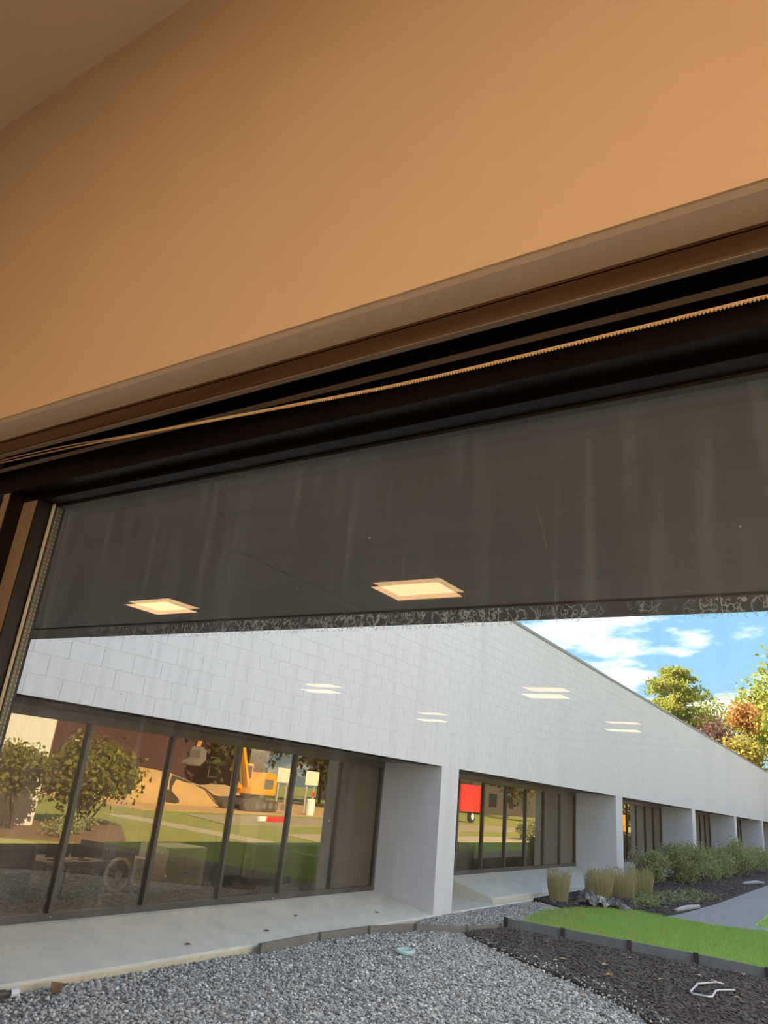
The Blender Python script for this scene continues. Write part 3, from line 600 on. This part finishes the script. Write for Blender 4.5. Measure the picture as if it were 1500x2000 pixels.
rocks(scatter([(-3.2, 2.5), (2.5, 2.5), (2.5, 6.4), (-1.0, 7.0)], 420), -.075, .014, .026, 'stone', 'outlying_stones', 'loose grey stone towards the open side of the courtyard', 'gravel')
band = scatter([(-5.62, 11.6), (-4.02, 10.35), (-3.17, 9.8), (-2.2, 9.0), (-1.9, 9.3), (-2.9, 10.4), (-3.9, 11.0), (-5.2, 11.75)], 160)
rocks(band, -.035, .010, .020, 'stone', 'stray_stones', 'stray grey stones along the edge of the mulch', 'gravel')
MV = [(-5.60, 11.85), (-5.01, 11.34), (-4.02, 10.6), (-3.17, 10.06), (-2.47, 9.43), (-2.09, 8.92), (-1.2, 7.8), (.2, 7.6), (.2, 13.0), (-1.59, 13.10), (-5.5, 13.2), (-5.58, 12.9), (-5.75, 12.08)]
rocks(scatter(MV, 620), -.035, .010, .030, 'chip', 'bark_chips', 'dark bark chips covering the mulch bed', 'mulch', .45)
rocks(scatter([(-6.6, 17.4), (-5.75, 16.8), (-5.0, 18.4), (-4.1, 18.3), (-3.95, 22.9), (-3.9, 33), (-6.6, 33)], 160), .03, .02, .05, 'chip', 'bed_chips', 'dark bark chips on the planting bed by the shrubs', 'mulch', .45)
def blades(P, z, h0, h1, wd, m_, name, label, cat, lean=.5):
    n = len(P); a = rng.uniform(0, 2*math.pi, n); h = rng.uniform(h0, h1, n); l = rng.uniform(0, lean, n)*h; b = rng.uniform(0, 2*math.pi, n)
    dx, dy = np.cos(a)*wd, np.sin(a)*wd
    V = np.stack([np.stack([P[:, 0]-dx, P[:, 1]-dy, np.full(n, z)], -1), np.stack([P[:, 0]+dx, P[:, 1]+dy, np.full(n, z)], -1), np.stack([P[:, 0]+np.cos(b)*l, P[:, 1]+np.sin(b)*l, z+h], -1)], 1).reshape(-1, 3)
    return tag(obj(name, mesh_np(name, V, np.arange(3*n).reshape(-1, 3), m_)), label, cat, kind='stuff')
blades(scatter(LAWN, 2600), -.02, .035, .075, .005, 'blade', 'lawn_grass', 'short bright green grass of the small lawn', 'grass')
blades(scatter([(-2.2, 18.9), (0, 18.9), (0, 30), (-2.0, 30), (-2.5, 22), (-2.5, 19.4)], 500), -.01, .03, .07, .008, 'blade', 'verge_grass', 'short green grass beyond the gravel path', 'grass')

# =================================================================== 5. PLANTS AND LITTER OF THE COURTYARD
def leaves_mesh(C, size, m_, name, aspect=1.7, up=0.0):
    n = len(C); d = rng.normal(size=(n, 3)); d[:, 2] += up; d /= np.linalg.norm(d, axis=1)[:, None]
    e_ = np.cross(d, rng.normal(size=(n, 3))); e_ /= np.linalg.norm(e_, axis=1)[:, None]+1e-9
    s = (size*rng.uniform(.6, 1.3, n))[:, None]
    V = np.stack([C-d*s*aspect*.5, C+e_*s*.5, C+d*s*aspect*.5, C-e_*s*.5], 1).reshape(-1, 3)
    return mesh_np(name, V, np.arange(4*n).reshape(-1, 4), m_)
def clumps(center, rad, nclump, nleaf, spread, surf=.55):
    c = rng.normal(size=(nclump, 3)); c /= np.linalg.norm(c, axis=1)[:, None]; c *= rng.uniform(surf, 1, (nclump, 1)); c = c*np.array(rad)+np.array(center)
    P = c[:, None, :]+rng.normal(size=(nclump, nleaf, 3))*spread
    return P.reshape(-1, 3), c
def shrub(name, x, y, z, rx, ry, h, m_, label, cat, group=None, n=26, nl=60, leaf=.05, stems=7, surf=.45, base=0.28, bare=0.0):
    t = empty(name, (x, y, z), label, cat, group)
    zc = z+h*(bare+(1-bare)*.5); P, c = clumps((x, y, zc), (rx*.85, ry*.85, h*(1-bare)*.45), n, nl, min(rx, ry)*.16, surf)
    P = P[P[:, 2] > z+.02]
    attach(obj('foliage', leaves_mesh(P, leaf, m_, 'foliage')), t)
    for k in range(stems):
        e_ = c[k % len(c)]; a = rng.uniform(0, 6.28); b = Vector((x+.12*rx*math.cos(a), y+.12*ry*math.sin(a), z))
        mid = b.lerp(Vector(e_), .55)+Vector((0, 0, .12*h)); part(MB().tube([b, mid, Vector(e_)], [.03*h**.5*.6, .02*h**.5*.6, .006], 5), 'stem', 'trunk', t)
    return t
g = 'evergreen shrubs along the white wing'
shrub('evergreen_shrub', -6.25, 26.0, .02, .6, .9, .95, 'shrub', 'grey-green shrub nearest to the second fin of the wing', 'shrub', g, 44, 90)
shrub('evergreen_shrub', -5.75, 28.3, .02, .85, 1.15, 1.25, 'shrub', 'tallest round shrub in front of the third recess', 'shrub', g, 56, 90)
shrub('evergreen_shrub', -5.7, 31.0, .02, .8, 1.3, .85, 'shrub', 'low shrub between the two taller round shrubs', 'shrub', g, 44, 90)
shrub('evergreen_shrub', -5.5, 33.8, .02, .8, 1.4, .98, 'shrub', 'mid-height shrub in front of the third fin', 'shrub', g, 44, 90)
shrub('evergreen_shrub', -5.4, 37.3, .02, .9, 1.8, 1.35, 'shrub', 'round green shrub in front of the fourth recess', 'shrub', g, 56, 90)
shrub('evergreen_shrub', -5.2, 41.5, .02, .9, 1.8, 1.05, 'shrub', 'farthest low shrub at the right edge of the photo', 'shrub', g, 44, 90)
def grassclump(x, y, r, h, label, n=500):
    t = empty('ornamental_grass', (x, y, .0), label, 'grass clump', 'tan ornamental grasses beside the lawn')
    a = rng.uniform(0, 6.28, n); rr = r*np.sqrt(rng.uniform(0, 1, n))*.75; P = np.stack([x+rr*np.cos(a), y+rr*np.sin(a)], -1)
    hh = h*rng.uniform(.6, 1.0, n); l = .22*hh; wd = .007; b = rng.uniform(0, 6.28, n)
    V = np.stack([np.stack([P[:, 0]-wd, P[:, 1]-wd*.3, np.full(n, .0)], -1), np.stack([P[:, 0]+wd, P[:, 1]+wd*.3, np.full(n, .0)], -1), np.stack([P[:, 0]+np.cos(a)*l*.6+np.cos(b)*l*.4, P[:, 1]+np.sin(a)*l*.6+np.sin(b)*l*.4, hh], -1)], 1).reshape(-1, 3)
    attach(obj('blades', mesh_np('blades', V, np.arange(3*n).reshape(-1, 3), 'straw')), t)
    hd = np.stack([P[::5, 0]+np.cos(a[::5])*l[::5]*.5, P[::5, 1]+np.sin(a[::5])*l[::5]*.5, hh[::5]*.93], -1)
    attach(obj('seed_heads', leaves_mesh(hd, .03, 'straw', 'seed_heads', 3, 2.0)), t)
for x, y, r, h, l in ((-6.18, 17.5, .26, .72, 'leftmost tan ornamental grass clump, beside the concrete apron'), (-5.72, 18.9, .34, .72, 'tan ornamental grass clump behind the torn sheeting'),
                      (-5.6, 20.3, .38, .74, 'third tan ornamental grass clump from the apron'), (-5.45, 21.5, .38, .76, 'rightmost tan ornamental grass clump by the shrubs'), (-5.9, 19.6, .3, .7, 'tan ornamental grass clump at the back, near the second fin')):
    grassclump(x, y, r, h, l)
for i, (x, y, r, l) in enumerate(((-5.0, 20.6, .55, 'pale low weed patch nearest the ornamental grass'), (-4.7, 21.9, .6, 'pale low weed patch in the middle of the bed'), (-4.5, 23.6, .5, 'pale low weed patch farthest along the bed'), (-4.75, 19.3, .3, 'small pale weed patch by the corner of the lawn'))):
    t = empty('ground_weed', (x, y, .02), l, 'weeds', 'pale weeds on the planting bed')
    P = np.stack([x+rng.normal(size=260)*r*.5, y+rng.normal(size=260)*r*.7, rng.uniform(.03, .16, 260)], -1)
    attach(obj('weed_leaves', leaves_mesh(P, .055, 'weed', 'weed_leaves', 1.6, .4)), t)
    for k in range(6):
        p = P[k]; part(MB().tube([(p[0], p[1], .02), (p[0]+.02, p[1], p[2])], .005, 4), 'stem', 'trunk', t)

def crumple(name, x, y, rx, ry, h, m_, label, cat, z=-.02, par=None, nm='sheet'):
    n = 13; vs_ = []
    for i in range(n):
        for j in range(n):
            u, v = i/(n-1)*2-1, j/(n-1)*2-1; d = max(0, 1-(u*u+v*v)*.55); jag = 1+random.uniform(-.22, .22)
            vs_.append((x+u*rx*jag, y+v*ry*jag, z+.01+h*d*random.uniform(.35, 1.0)))
    fs = [(i*n+j, (i+1)*n+j, (i+1)*n+j+1, i*n+j+1) for i in range(n-1) for j in range(n-1)]
    o = MB().add(vs_, fs).build(nm, m_); s = o.modifiers.new('thick', 'SOLIDIFY'); s.thickness = .006
    return attach(o, par)
t = empty('torn_sheeting', (-5.45, 17.9, 0), 'crumpled black and white torn sheeting at the back of the lawn', 'litter')
crumple('a', -5.62, 17.75, .22, .20, .36, 'plasticblack', None, None, .0, t, 'black_sheet'); crumple('b', -5.40, 17.95, .20, .2, .26, 'plasticwhite', None, None, .0, t, 'white_sheet'); crumple('c', -5.15, 18.05, .24, .18, .24, 'plasticblack', None, None, .0, t, 'black_sheet')
crumple('d', -4.98, 18.15, .14, .12, .10, 'plasticwhite', None, None, .0, t, 'white_sheet')
tag(MB().tube([(-4.10, 19.25, .04), (-4.02, 20.0, .06), (-3.92, 20.9, .05)], [.045, .055, .04], 8).build('bleached_log', 'stick'), 'short bleached log lying where the gravel path begins', 'log')
tag(MB().tube([(-4.4, 31.6, .06), (-4.1, 32.6, .10), (-3.95, 33.4, .07)], [.05, .06, .035], 7).build('bleached_branch', 'stick'), 'pale dead branch lying far along the gravel path', 'branch')
tag(MB().tube([(-1.98, 11.9, -.02), (-2.05, 11.82, .0), (-2.21, 11.42, .0), (-2.20, 11.32, .0), (-2.18, 10.82, .0), (-2.13, 10.75, .0), (-1.97, 10.76, .0), (-1.93, 10.82, .0), (-1.95, 11.15, .01), (-1.93, 11.25, .01), (-1.80, 11.6, -.01)], .012, 6).build('bent_wire', 'wire'), 'pale grey bent wire lying on the dark mulch', 'wire')
tag(MB().tube([(-5.52+.10*math.cos(a), 9.72+.13*math.sin(a), -.045) for a in np.linspace(0, 2*math.pi, 25)], .03, 8).build('plastic_ring', 'ring', smooth=True), 'pale green plastic ring half sunk in the gravel', 'ring')
t = empty('plastic_bottle', (-6.52, 4.72, -.05), 'white capped bottle lying at the edge of the concrete', 'bottle')
part(MB().tube([(-6.56, 4.44, -.03), (-6.55, 4.5, -.03), (-6.54, 4.62, -.03), (-6.53, 4.67, -.03)], [.02, .036, .036, .02], 10), 'bottle_body', 'dark', t); part(MB().tube([(-6.53, 4.67, -.03), (-6.52, 4.74, -.03)], .034, 12), 'cap', 'bottle', t)
def leaf(x, y, z, s, m_, label, group, name='fallen_leaf'):
    a = random.uniform(0, 6.28); pr = [(0, -1.0), (.35, -.4), (.5, .1), (.3, .55), (0, 1.1), (-.3, .55), (-.5, .1), (-.35, -.4)]
    ca, sa = math.cos(a), math.sin(a); curl = random.uniform(.15, .4)
    vs_ = [(x+s*(p*ca-q*sa), y+s*(p*sa+q*ca), z+s*curl*abs(p)*2+.004) for p, q in pr]+[(x, y, z)]
    o = MB().add(vs_, [(i, (i+1) % 8, 8) for i in range(8)]).build(name, m_); q = o.modifiers.new('thick', 'SOLIDIFY'); q.thickness = .004
    return tag(o, label, 'leaf', group)
leaf(-6.45, 5.10, -.04, .16, 'leafbrown', 'large curled brown leaf by the near concrete edge', None)
LV = [(-2.94, 11.07), (-2.62, 11.27), (-3.39, 11.46), (-2.31, 12.04), (-1.96, 12.95), (-1.87, 12.86), (-1.71, 11.11), (-1.43, 11.14), (-2.87, 12.07), (-3.9, 11.24), (-3.94, 11.05), (-3.15, 10.83), (-5.25, 12.0), (-2.45, 12.5), (-3.3, 12.4), (-2.1, 11.9), (-4.5, 12.2)]
for i, (x, y) in enumerate(LV): leaf(x, y, -.012, random.uniform(.035, .06), 'leaftan' if i % 4 else 'leafbrown', 'small dry fallen leaf lying on the dark mulch bed', 'fallen leaves on the mulch')
for x, y in ((-4.6, 9.2), (-5.3, 7.2), (-3.1, 9.55), (-3.0, 9.45), (-6.1, 9.9), (-4.0, 8.3)): leaf(x, y, -.05, random.uniform(.025, .04), 'leaftan', 'small dry fallen leaf lying on the grey gravel', 'fallen leaves on the gravel')
for x, y, z in ((-6.95, 8.55, .055), (-7.3, 9.6, .10), (-6.9, 7.1, .045), (-7.05, 11.4, .065)): leaf(x, y, z, .04, 'leafbrown', 'tiny dark leaf lying on the near concrete apron', 'leaves on the apron')
for x, y in ((-4.9, 16.5), (-3.4, 15.2), (-4.5, 16.9), (-2.7, 14.2), (-5.2, 14.6)): leaf(x, y, .04, .035, 'leaftan', 'small pale leaf lying on the green lawn', 'leaves on the lawn')

# =================================================================== 6. TREES BEYOND THE WING
def tree(name, x, y, h, rx, ry, rz, zc, m_, label, n=60, nl=70, leaf=.28, z0=-.35, group=None, spread=.6, surf=.35, bare=False):
    t = empty(name, (x, y, z0), label, 'tree', group)
    P, c = clumps((x, y, zc), (rx, ry, rz), n, nl, spread, surf)
    attach(obj('foliage', leaves_mesh(P, leaf, m_, 'foliage', 1.5)), t)
    part(MB().tube([(x, y, z0), (x+.1, y, zc*.55), (x, y, zc+rz*.5)], [.03*h**.8, .022*h**.8, .04], 7), 'trunk', 'trunk', t)
    for k in range(10):
        e_ = c[k]; part(MB().tube([(x, y, max(z0+.5, zc-rz*.6)), ((x+e_[0])/2, (y+e_[1])/2, (zc-rz*.3+e_[2])/2+.2), tuple(e_)], [.012*h**.8, .007*h**.8, .02], 5), 'branch', 'trunk', t)
    return t
def pine(x, y, h, r, label, z0=-.35):
    t = empty('pine_tree', (x, y, z0), label, 'tree')
    part(MB().tube([(x, y, z0), (x, y, h*.6), (x, y, h)], [.28, .18, .03], 8), 'trunk', 'trunk', t)
    P = []
    for z in np.linspace(h*.35, h*.97, 15):
        f = (h*1.02-z)/(h*.67); L = r*min(1, f**.55)
        for k in range(7):
            a = random.uniform(0, 6.28); l = L*random.uniform(.4, 1.2); tip = np.array([x+l*math.cos(a), y+l*math.sin(a), z+l*random.uniform(.05, .35)])
            part(MB().tube([(x, y, z-.1), tuple((np.array([x, y, z])+tip)/2-np.array([0, 0, .1])), tuple(tip)], [.06, .04, .012], 4), 'branch', 'trunk', t)
            for s in np.linspace(.3, 1, 6):
                c = np.array([x, y, z])*(1-s)+tip*s; P.append(c+rng.normal(size=(26, 3))*np.array([.40, .40, .20]))
    attach(obj('needles', leaves_mesh(np.concatenate(P), .16, 'pine', 'needles', 3.2, .6)), t)
pine(-17.3, 85, 17.3, 5.0, 'sunlit golden green pine rising behind the white roofline')
for nm, x, y, y2, r, rz, zc, m_, l, n_, nl, lf, spr in (
    ('autumn_tree', -13.6, 86, 98, 2.2, 2.3, 12.2, 'greenleaf', 'sparse yellow-green tree just right of the pine', 34, 60, .24, .6),
    ('autumn_tree', -8.6, 84, 91, 3.2, 4.2, 12.0, 'greenleaf', 'tall yellow-green autumn tree at the right edge', 66, 80, .24, .6),
    ('autumn_tree', -9.6, 78, 82.8, 1.5, 1.6, 11.4, 'orangeleaf', 'small orange autumn tree in front of the yellow-green tree', 28, 70, .2, .4),
    ('autumn_tree', -12.2, 77, 78.2, 1.7, 1.2, 9.4, 'plumleaf', 'sparse plum coloured tree above the roofline', 26, 50, .2, .5),
    ('autumn_tree', -10.6, 76, 73.2, 2.4, 1.5, 7.6, 'goldleaf', 'gold leaved tree low behind the end of the roof', 52, 80, .22, .5),
    ('autumn_tree', -5.3, 60.5, 60.5, 1.1, 3.0, 10.5, 'greenleaf', 'green tree just cut by the right edge of the photo', 36, 60, .22, .5),
    ('autumn_tree', -3.6, 80, 76, 2.4, 4.5, 6.5, 'greenleaf', 'broad green tree past the far end of the wing', 50, 60, .28, .6)):
    k = y2/y; tree(nm, x*k, y2, (zc+rz)*k, r*k, r*k*.9, rz*k, 1.9+(zc-1.9)*k, m_, l, n_, nl, lf, spread=spr)

# =================================================================== 7. WHAT THE WING'S GLAZING MIRRORS (sunlit, off to the right)
ground('sand_flat', [(14.4, 26.5), (36, 24), (36, 62), (14.4, 60)], -.2, -.005, 'dirt', 'bare orange sand around the excavator', 'ground')
ground('lawn_field', [(1.0, 6.2), (5.05, 6.2), (5.05, 14.5), (5.5, 14.5), (60, 14.5), (120, 200), (1.0, 200)], -.34, -.03, 'field', 'wide sunlit lawn across from the white wing', 'lawn')
ground('walk_path', [(1.05, 19.6), (10.6, 21.3), (10.6, 22.6), (1.05, 20.9)], -.2, -.015, 'pathtan', 'pale walk leading from the courtyard to the road', 'path')
ground('sidewalk', [(1.3, 23.3), (3.8, 24.4), (4.1, 200), (1.6, 200)], -.2, -.012, 'pathtan', 'pale walk running along the wing in the sun', 'path')
ground('roadway', [(7.4, 25.0), (12.6, 27.6), (13.4, 200), (7.6, 200)], -.2, -.01, 'street', 'tan roadway crossing the sunlit lawn', 'road')
ground('bark_island', [(1.2, 12.9), (2.2, 11.8), (5.0, 11.6), (5.08, 14.46), (6.5, 14.8), (7.0, 17.3), (6.0, 18.4), (3.6, 16.6), (1.4, 14.9)], -.2, .0, 'brownbed', 'brown bark planting island beside the cream wall', 'ground')
# excavated sand with a mound
n = 28; vs_ = []
for i in range(n):
    for j in range(n):
        x = 19.2+13*i/(n-1); y = 27+20*j/(n-1); u = i/(n-1); v = j/(n-1)
        h = 1.9*math.exp(-((x-24)/4.5)**2-((y-34)/6.0)**2)+1.3*math.exp(-((x-26)/4.0)**2-((y-45)/4.0)**2)+.12*random.random()
        ed = min(1, min(u, 1-u, v, 1-v)*6); vs_.append((x, y, -.05+h*ed))
o = MB().add(vs_, [(i*n+j, (i+1)*n+j, (i+1)*n+j+1, i*n+j+1) for i in range(n-1) for j in range(n-1)]).build('sand_mound', 'dirt', smooth=True)
tag(o, 'orange sand mound at the digging site', 'sand')

# excavator: tracks and boom point towards -y
ex = empty('excavator', (17.4, 38.4, 0), 'yellow tracked excavator digging, mirrored in the nearest glazing', 'excavator')
pr = [(37.15+.33*math.cos(a), .36+.33*math.sin(a)) for a in np.linspace(math.pi/2, 3*math.pi/2, 8)]+[(39.65+.33*math.cos(a), .36+.33*math.sin(a)) for a in np.linspace(-math.pi/2, math.pi/2, 8)]
for x in (16.3, 18.1):
    tk = part(MB().extrude(pr, 'x', x, x+.42), 'track', 'track', ex)
    for y in (37.15, 37.8, 38.4, 39.0, 39.65):
        wh = MB().cyl((x+.0, y, .36), 'x', .20, .06, 12).build('wheel', 'metal'); wh.parent = tk
part(MB().box(16.7, 18.1, 37.7, 39.1, .30, .80), 'undercarriage', 'track', ex)
part(MB().cyl((17.4, 38.4, .86), 'z', .62, .16, 20), 'slew_ring', 'metal', ex)
hs = part(MB().extrude([(37.5, .95), (39.75, .95), (39.85, 1.15), (39.85, 1.95), (39.65, 2.28), (38.3, 2.28), (38.2, 1.9), (37.5, 1.5)], 'x', 16.55, 18.25), 'house', 'yellow', ex, bevel=.05)
part(MB().box(16.53, 16.549, 38.6, 39.5, 1.35, 1.9), 'side_grille', 'metal', ex)
part(MB().box(17.35, 18.2, 37.3, 38.35, 1.2, 2.75), 'cab', 'yellow', ex, bevel=.06)
part(MB().box(17.33, 17.345, 37.45, 38.2, 1.75, 2.6), 'cab_window', 'darkglass', ex); part(MB().box(17.45, 18.1, 37.28, 37.295, 1.6, 2.6), 'windscreen', 'darkglass', ex)
part(MB().cyl((17.0, 39.2, 2.45), 'z', .07, .35, 10), 'exhaust', 'dark', ex)
def arm(pts, wd, th, nm, m_):
    vs_ = []; n = len(pts)
    for (y, z, t_) in pts: vs_ += [(17.0-wd, y, z-t_), (17.0+wd, y, z-t_), (17.0+wd, y, z+t_), (17.0-wd, y, z+t_)]
    fs = [(0, 1, 2, 3), tuple(range(4*n-1, 4*n-5, -1))]
    for i in range(n-1):
        for k in range(4): fs.append((4*i+k, 4*i+(k+1) % 4, 4*i+4+(k+1) % 4, 4*i+4+k))
    return part(MB().add(vs_, fs), nm, m_, ex)
arm([(37.6, 1.3, .2), (36.9, 3.0, .3), (36.3, 4.4, .32), (35.2, 5.1, .26), (33.6, 5.2, .18)], .17, .2, 'boom', 'yellow')
arm([(33.9, 5.6, .10), (33.6, 5.2, .22), (33.1, 4.2, .17), (32.9, 3.2, .13)], .14, .2, 'stick', 'yellow')
part(MB().tube([(17.0, 37.0, 1.5), (17.0, 36.2, 3.9)], .07, 8), 'boom_ram', 'metal', ex); part(MB().tube([(17.0, 35.6, 5.5), (17.0, 33.95, 5.65)], .06, 8), 'stick_ram', 'metal', ex)
part(MB().extrude([(32.9, 3.3), (33.25, 3.1), (33.3, 2.6), (32.9, 2.25), (32.3, 2.35), (32.25, 2.45), (32.8, 2.7), (32.75, 3.1)], 'x', 16.6, 17.4), 'bucket', 'metal', ex)
for k in range(4): part(MB().box(16.63+k*.2, 16.70+k*.2, 32.12, 32.32, 2.36, 2.43), 'bucket_tooth', 'metal', ex)

ex.location.y -= .8
# site signs, barrels, barrier
for (x, y, l) in ((18.6, 42.2, 'cream site sign board directly behind the excavator'), (18.0, 44.6, 'cream site sign board standing apart from the excavator')):
    t = empty('site_sign', (x, y, 0), l, 'sign', 'cream site sign boards')
    part(MB().box(x-.03, x+.03, y-.75, y+.75, 1.8, 2.75), 'board', 'sign', t, bevel=.02)
    for dy in (-.45, .45): part(MB().box(x+.03, x+.11, y+dy-.05, y+dy+.05, 0, 2.7), 'post', 'stick', t)
t = empty('water_barrel', (15.3, 41.2, 0), 'white site barrel with a red flag beside the road', 'barrel')
part(MB().tube([(15.3, 41.2, -.01), (15.3, 41.2, .1), (15.3, 41.2, .5), (15.3, 41.2, .9), (15.3, 41.2, 1.0)], [.26, .29, .31, .29, .2], 14), 'drum', 'hub', t); part(MB().box(15.27, 15.30, 41.2, 41.5, 1.15, 1.4), 'flag', 'red', t); part(MB().tube([(15.29, 41.2, .95), (15.29, 41.2, 1.42)], .012, 5), 'flag_pole', 'stick', t)
t = empty('road_barrier', (9.4, 30.5, 0), 'low red and white barrier lying on the road', 'barrier')
for k in range(4): part(MB().box(9.3, 9.45, 29.4+k*.55, 29.93+k*.55, .0, .22), 'segment', 'red' if k else 'hub', t)
# maroon house, brick pier
t = empty('maroon_house', (40, 47, 0), 'dark maroon sided house behind the digging site', 'house')
part(MB().box(36, 44, 33, 60, -.35, 7.5), 'wall', 'maroon', t)
part(MB().extrude([(35.4, 7.4), (44.6, 7.4), (40, 11)], 'y', 32.4, 60.6), 'roof', 'roofdark', t)
for y in (38, 53):
    wv = part(MB().box(35.93, 36.0, y-.6, y+.6, 1.6, 3.4), 'window', 'hub', t); q = MB().box(35.9, 35.95, y-.5, y+.5, 1.7, 3.3).build('pane', 'darkglass'); q.parent = wv
part(MB().box(35.2, 36.0, 33.5, 35.2, -.35, 8.5), 'chimney', 'brick', t)
# large bushes on the island
shrub('island_bush', 5.6, 16.5, .0, 1.6, 1.6, 2.5, 'bush', 'big round olive bush on the island, mirrored in the first panes', 'bush', None, 60, 130, .11, 11, .5, bare=.28)
shrub('island_bush', 4.0, 13.0, .0, .75, 1.0, 2.5, 'bush', 'loose olive bush against the cream wall, mirrored at the left', 'bush', None, 36, 70, .09, 9, .5, bare=.3)
for k, (x, y) in enumerate(((3.0, 14.2), (3.9, 15.3), (2.4, 13.2))): shrub('low_plant', x, y, .0, .5, .5, .4, 'shrub', ('low dark plant at the near tip of the island', 'low dark plant under the big olive bush', 'low dark plant at the outer edge of the island')[k], 'plant', None, 12, 30, .05, 3)
# tree belt behind
gb = 'trees along the far side of the road'
belt = [(27, 24, 'darkleaf', 'dark tree left of the maroon house'), (21.5, 69.5, 'darkleaf', 'dark tree right of the maroon house'), (24, 58.5, 'darkleaf', 'dark tree behind the excavator'), (37.5, 72, 'goldleaf', 'gold tree behind the site signs'),
        (27, 84, 'darkleaf', 'dark tree beyond the site signs'), (18, 96, 'goldleaf', 'gold tree along the road beyond the red truck'), (27.5, 75, 'greenleaf', 'green tree beside the red truck'), (30, 108, 'darkleaf', 'dark tree at the end of the road'),
        (15.5, 112, 'greenleaf', 'green tree at the end of the road'), (40, 26, 'darkleaf', 'dark tree at the left end of the belt'), (50, 66, 'darkleaf', 'dark tree behind the house roof'), (22, 124, 'goldleaf', 'gold tree at the far end of the belt'), (32, 66.5, 'darkleaf', 'dark tree filling the gap beside the site signs'), (33, 95, 'darkleaf', 'dark tree far behind the site signs'), (30, 51, 'darkleaf', 'dark tree in front of the maroon house'), (33, 15, 'darkleaf', 'dark tree past the cream wall')]
for i, (x, y, m_, l) in enumerate(belt): tree('roadside_tree', x, y, 9, 3.2, 3.2, 3.6, 5.6, m_, l, 34, 45, .42, -.1, gb, .75)
for i, (x, y, m_, l) in enumerate(((-14, 150, 'darkleaf', 'distant dark tree past the end of the wing'), (-4, 162, 'goldleaf', 'distant gold tree past the end of the wing'), (5, 150, 'darkleaf', 'distant dark tree across the walk'), (14, 168, 'greenleaf', 'distant green tree at the road end'),
        (24, 155, 'darkleaf', 'distant dark tree beside the road end'), (36, 172, 'goldleaf', 'distant gold tree beyond the hall'), (48, 165, 'darkleaf', 'distant dark tree beyond the hall'), (62, 150, 'greenleaf', 'distant green tree behind the hall'))):
    tree('distant_tree', x, y, 12, 5.5, 4.0, 5.0, 5.5, m_, l, 40, 45, .6, -.1, 'trees on the horizon', 1.2)
t = empty('dark_hall', (44, 110, 0), 'long dark low building far across the lawn', 'building')
part(MB().box(38, 50, 88, 150, -.3, 5.0), 'wall', 'roofdark', t); part(MB().box(37.6, 50.4, 87.6, 150.4, 5.0, 5.6), 'roof', 'brick', t)
for k in range(8): part(MB().box(37.93, 38.0, 91+k*7, 94+k*7, 1.2, 3.2), 'window', 'darkglass', t)
# red truck
tx, ty = 16.4, 61.8
t = empty('red_truck', (tx, ty, 0), 'bright red truck on the road, mirrored in the second recess', 'truck')
part(MB().extrude([(ty-2.6, .7), (ty+1.0, .7), (ty+1.0, 3.0), (ty-.4, 3.0), (ty-1.0, 1.9), (ty-2.6, 1.75)], 'x', tx-1.1, tx+1.1), 'cab', 'red', t, bevel=.08)
part(MB().box(tx-1.2, tx+1.2, ty+1.1, ty+5.0, .9, 3.2), 'box_body', 'red', t, bevel=.05); part(MB().box(tx-1.12, tx-1.09, ty-.2, ty+.7, 1.95, 2.75), 'side_window', 'darkglass', t)
for dx in (-1.0, 1.0):
    for dy in (-1.6, 3.6):
        wv = part(MB().cyl((tx+dx, ty+dy, .5), 'x', .5, .3, 18), 'wheel', 'tyre', t); q = MB().cyl((tx+dx*1.12, ty+dy, .5), 'x', .28, .12, 14).build('hub', 'hub'); q.parent = wv
t = empty('marker_board', (1.0, 62, 0), 'orange rounded marker board on a post, mirrored in the third recess', 'sign')
part(MB().box(.72, 1.28, 62, 62.06, .75, 1.95), 'board', 'orange', t, bevel=.12); part(MB().box(.95, 1.05, 62.06, 62.12, -.02, 1.8), 'post', 'stick', t)
hd = shrub('clipped_hedge', 1.9, 46.0, -.02, .6, 3.0, 1.1, 'shrub', 'dark hedge at the edge of the sunlit walk', 'hedge', None, 60, 60, .07, 5)

# children of parts that belong to an offset Empty inherit its offset: put every sub-part back on its own place
bpy.context.view_layer.update()
for o in list(bpy.data.objects):
    p = o.parent
    if p is not None and p.type == 'MESH':
        o.matrix_parent_inverse = p.matrix_world.inverted()
bpy.context.view_layer.update()
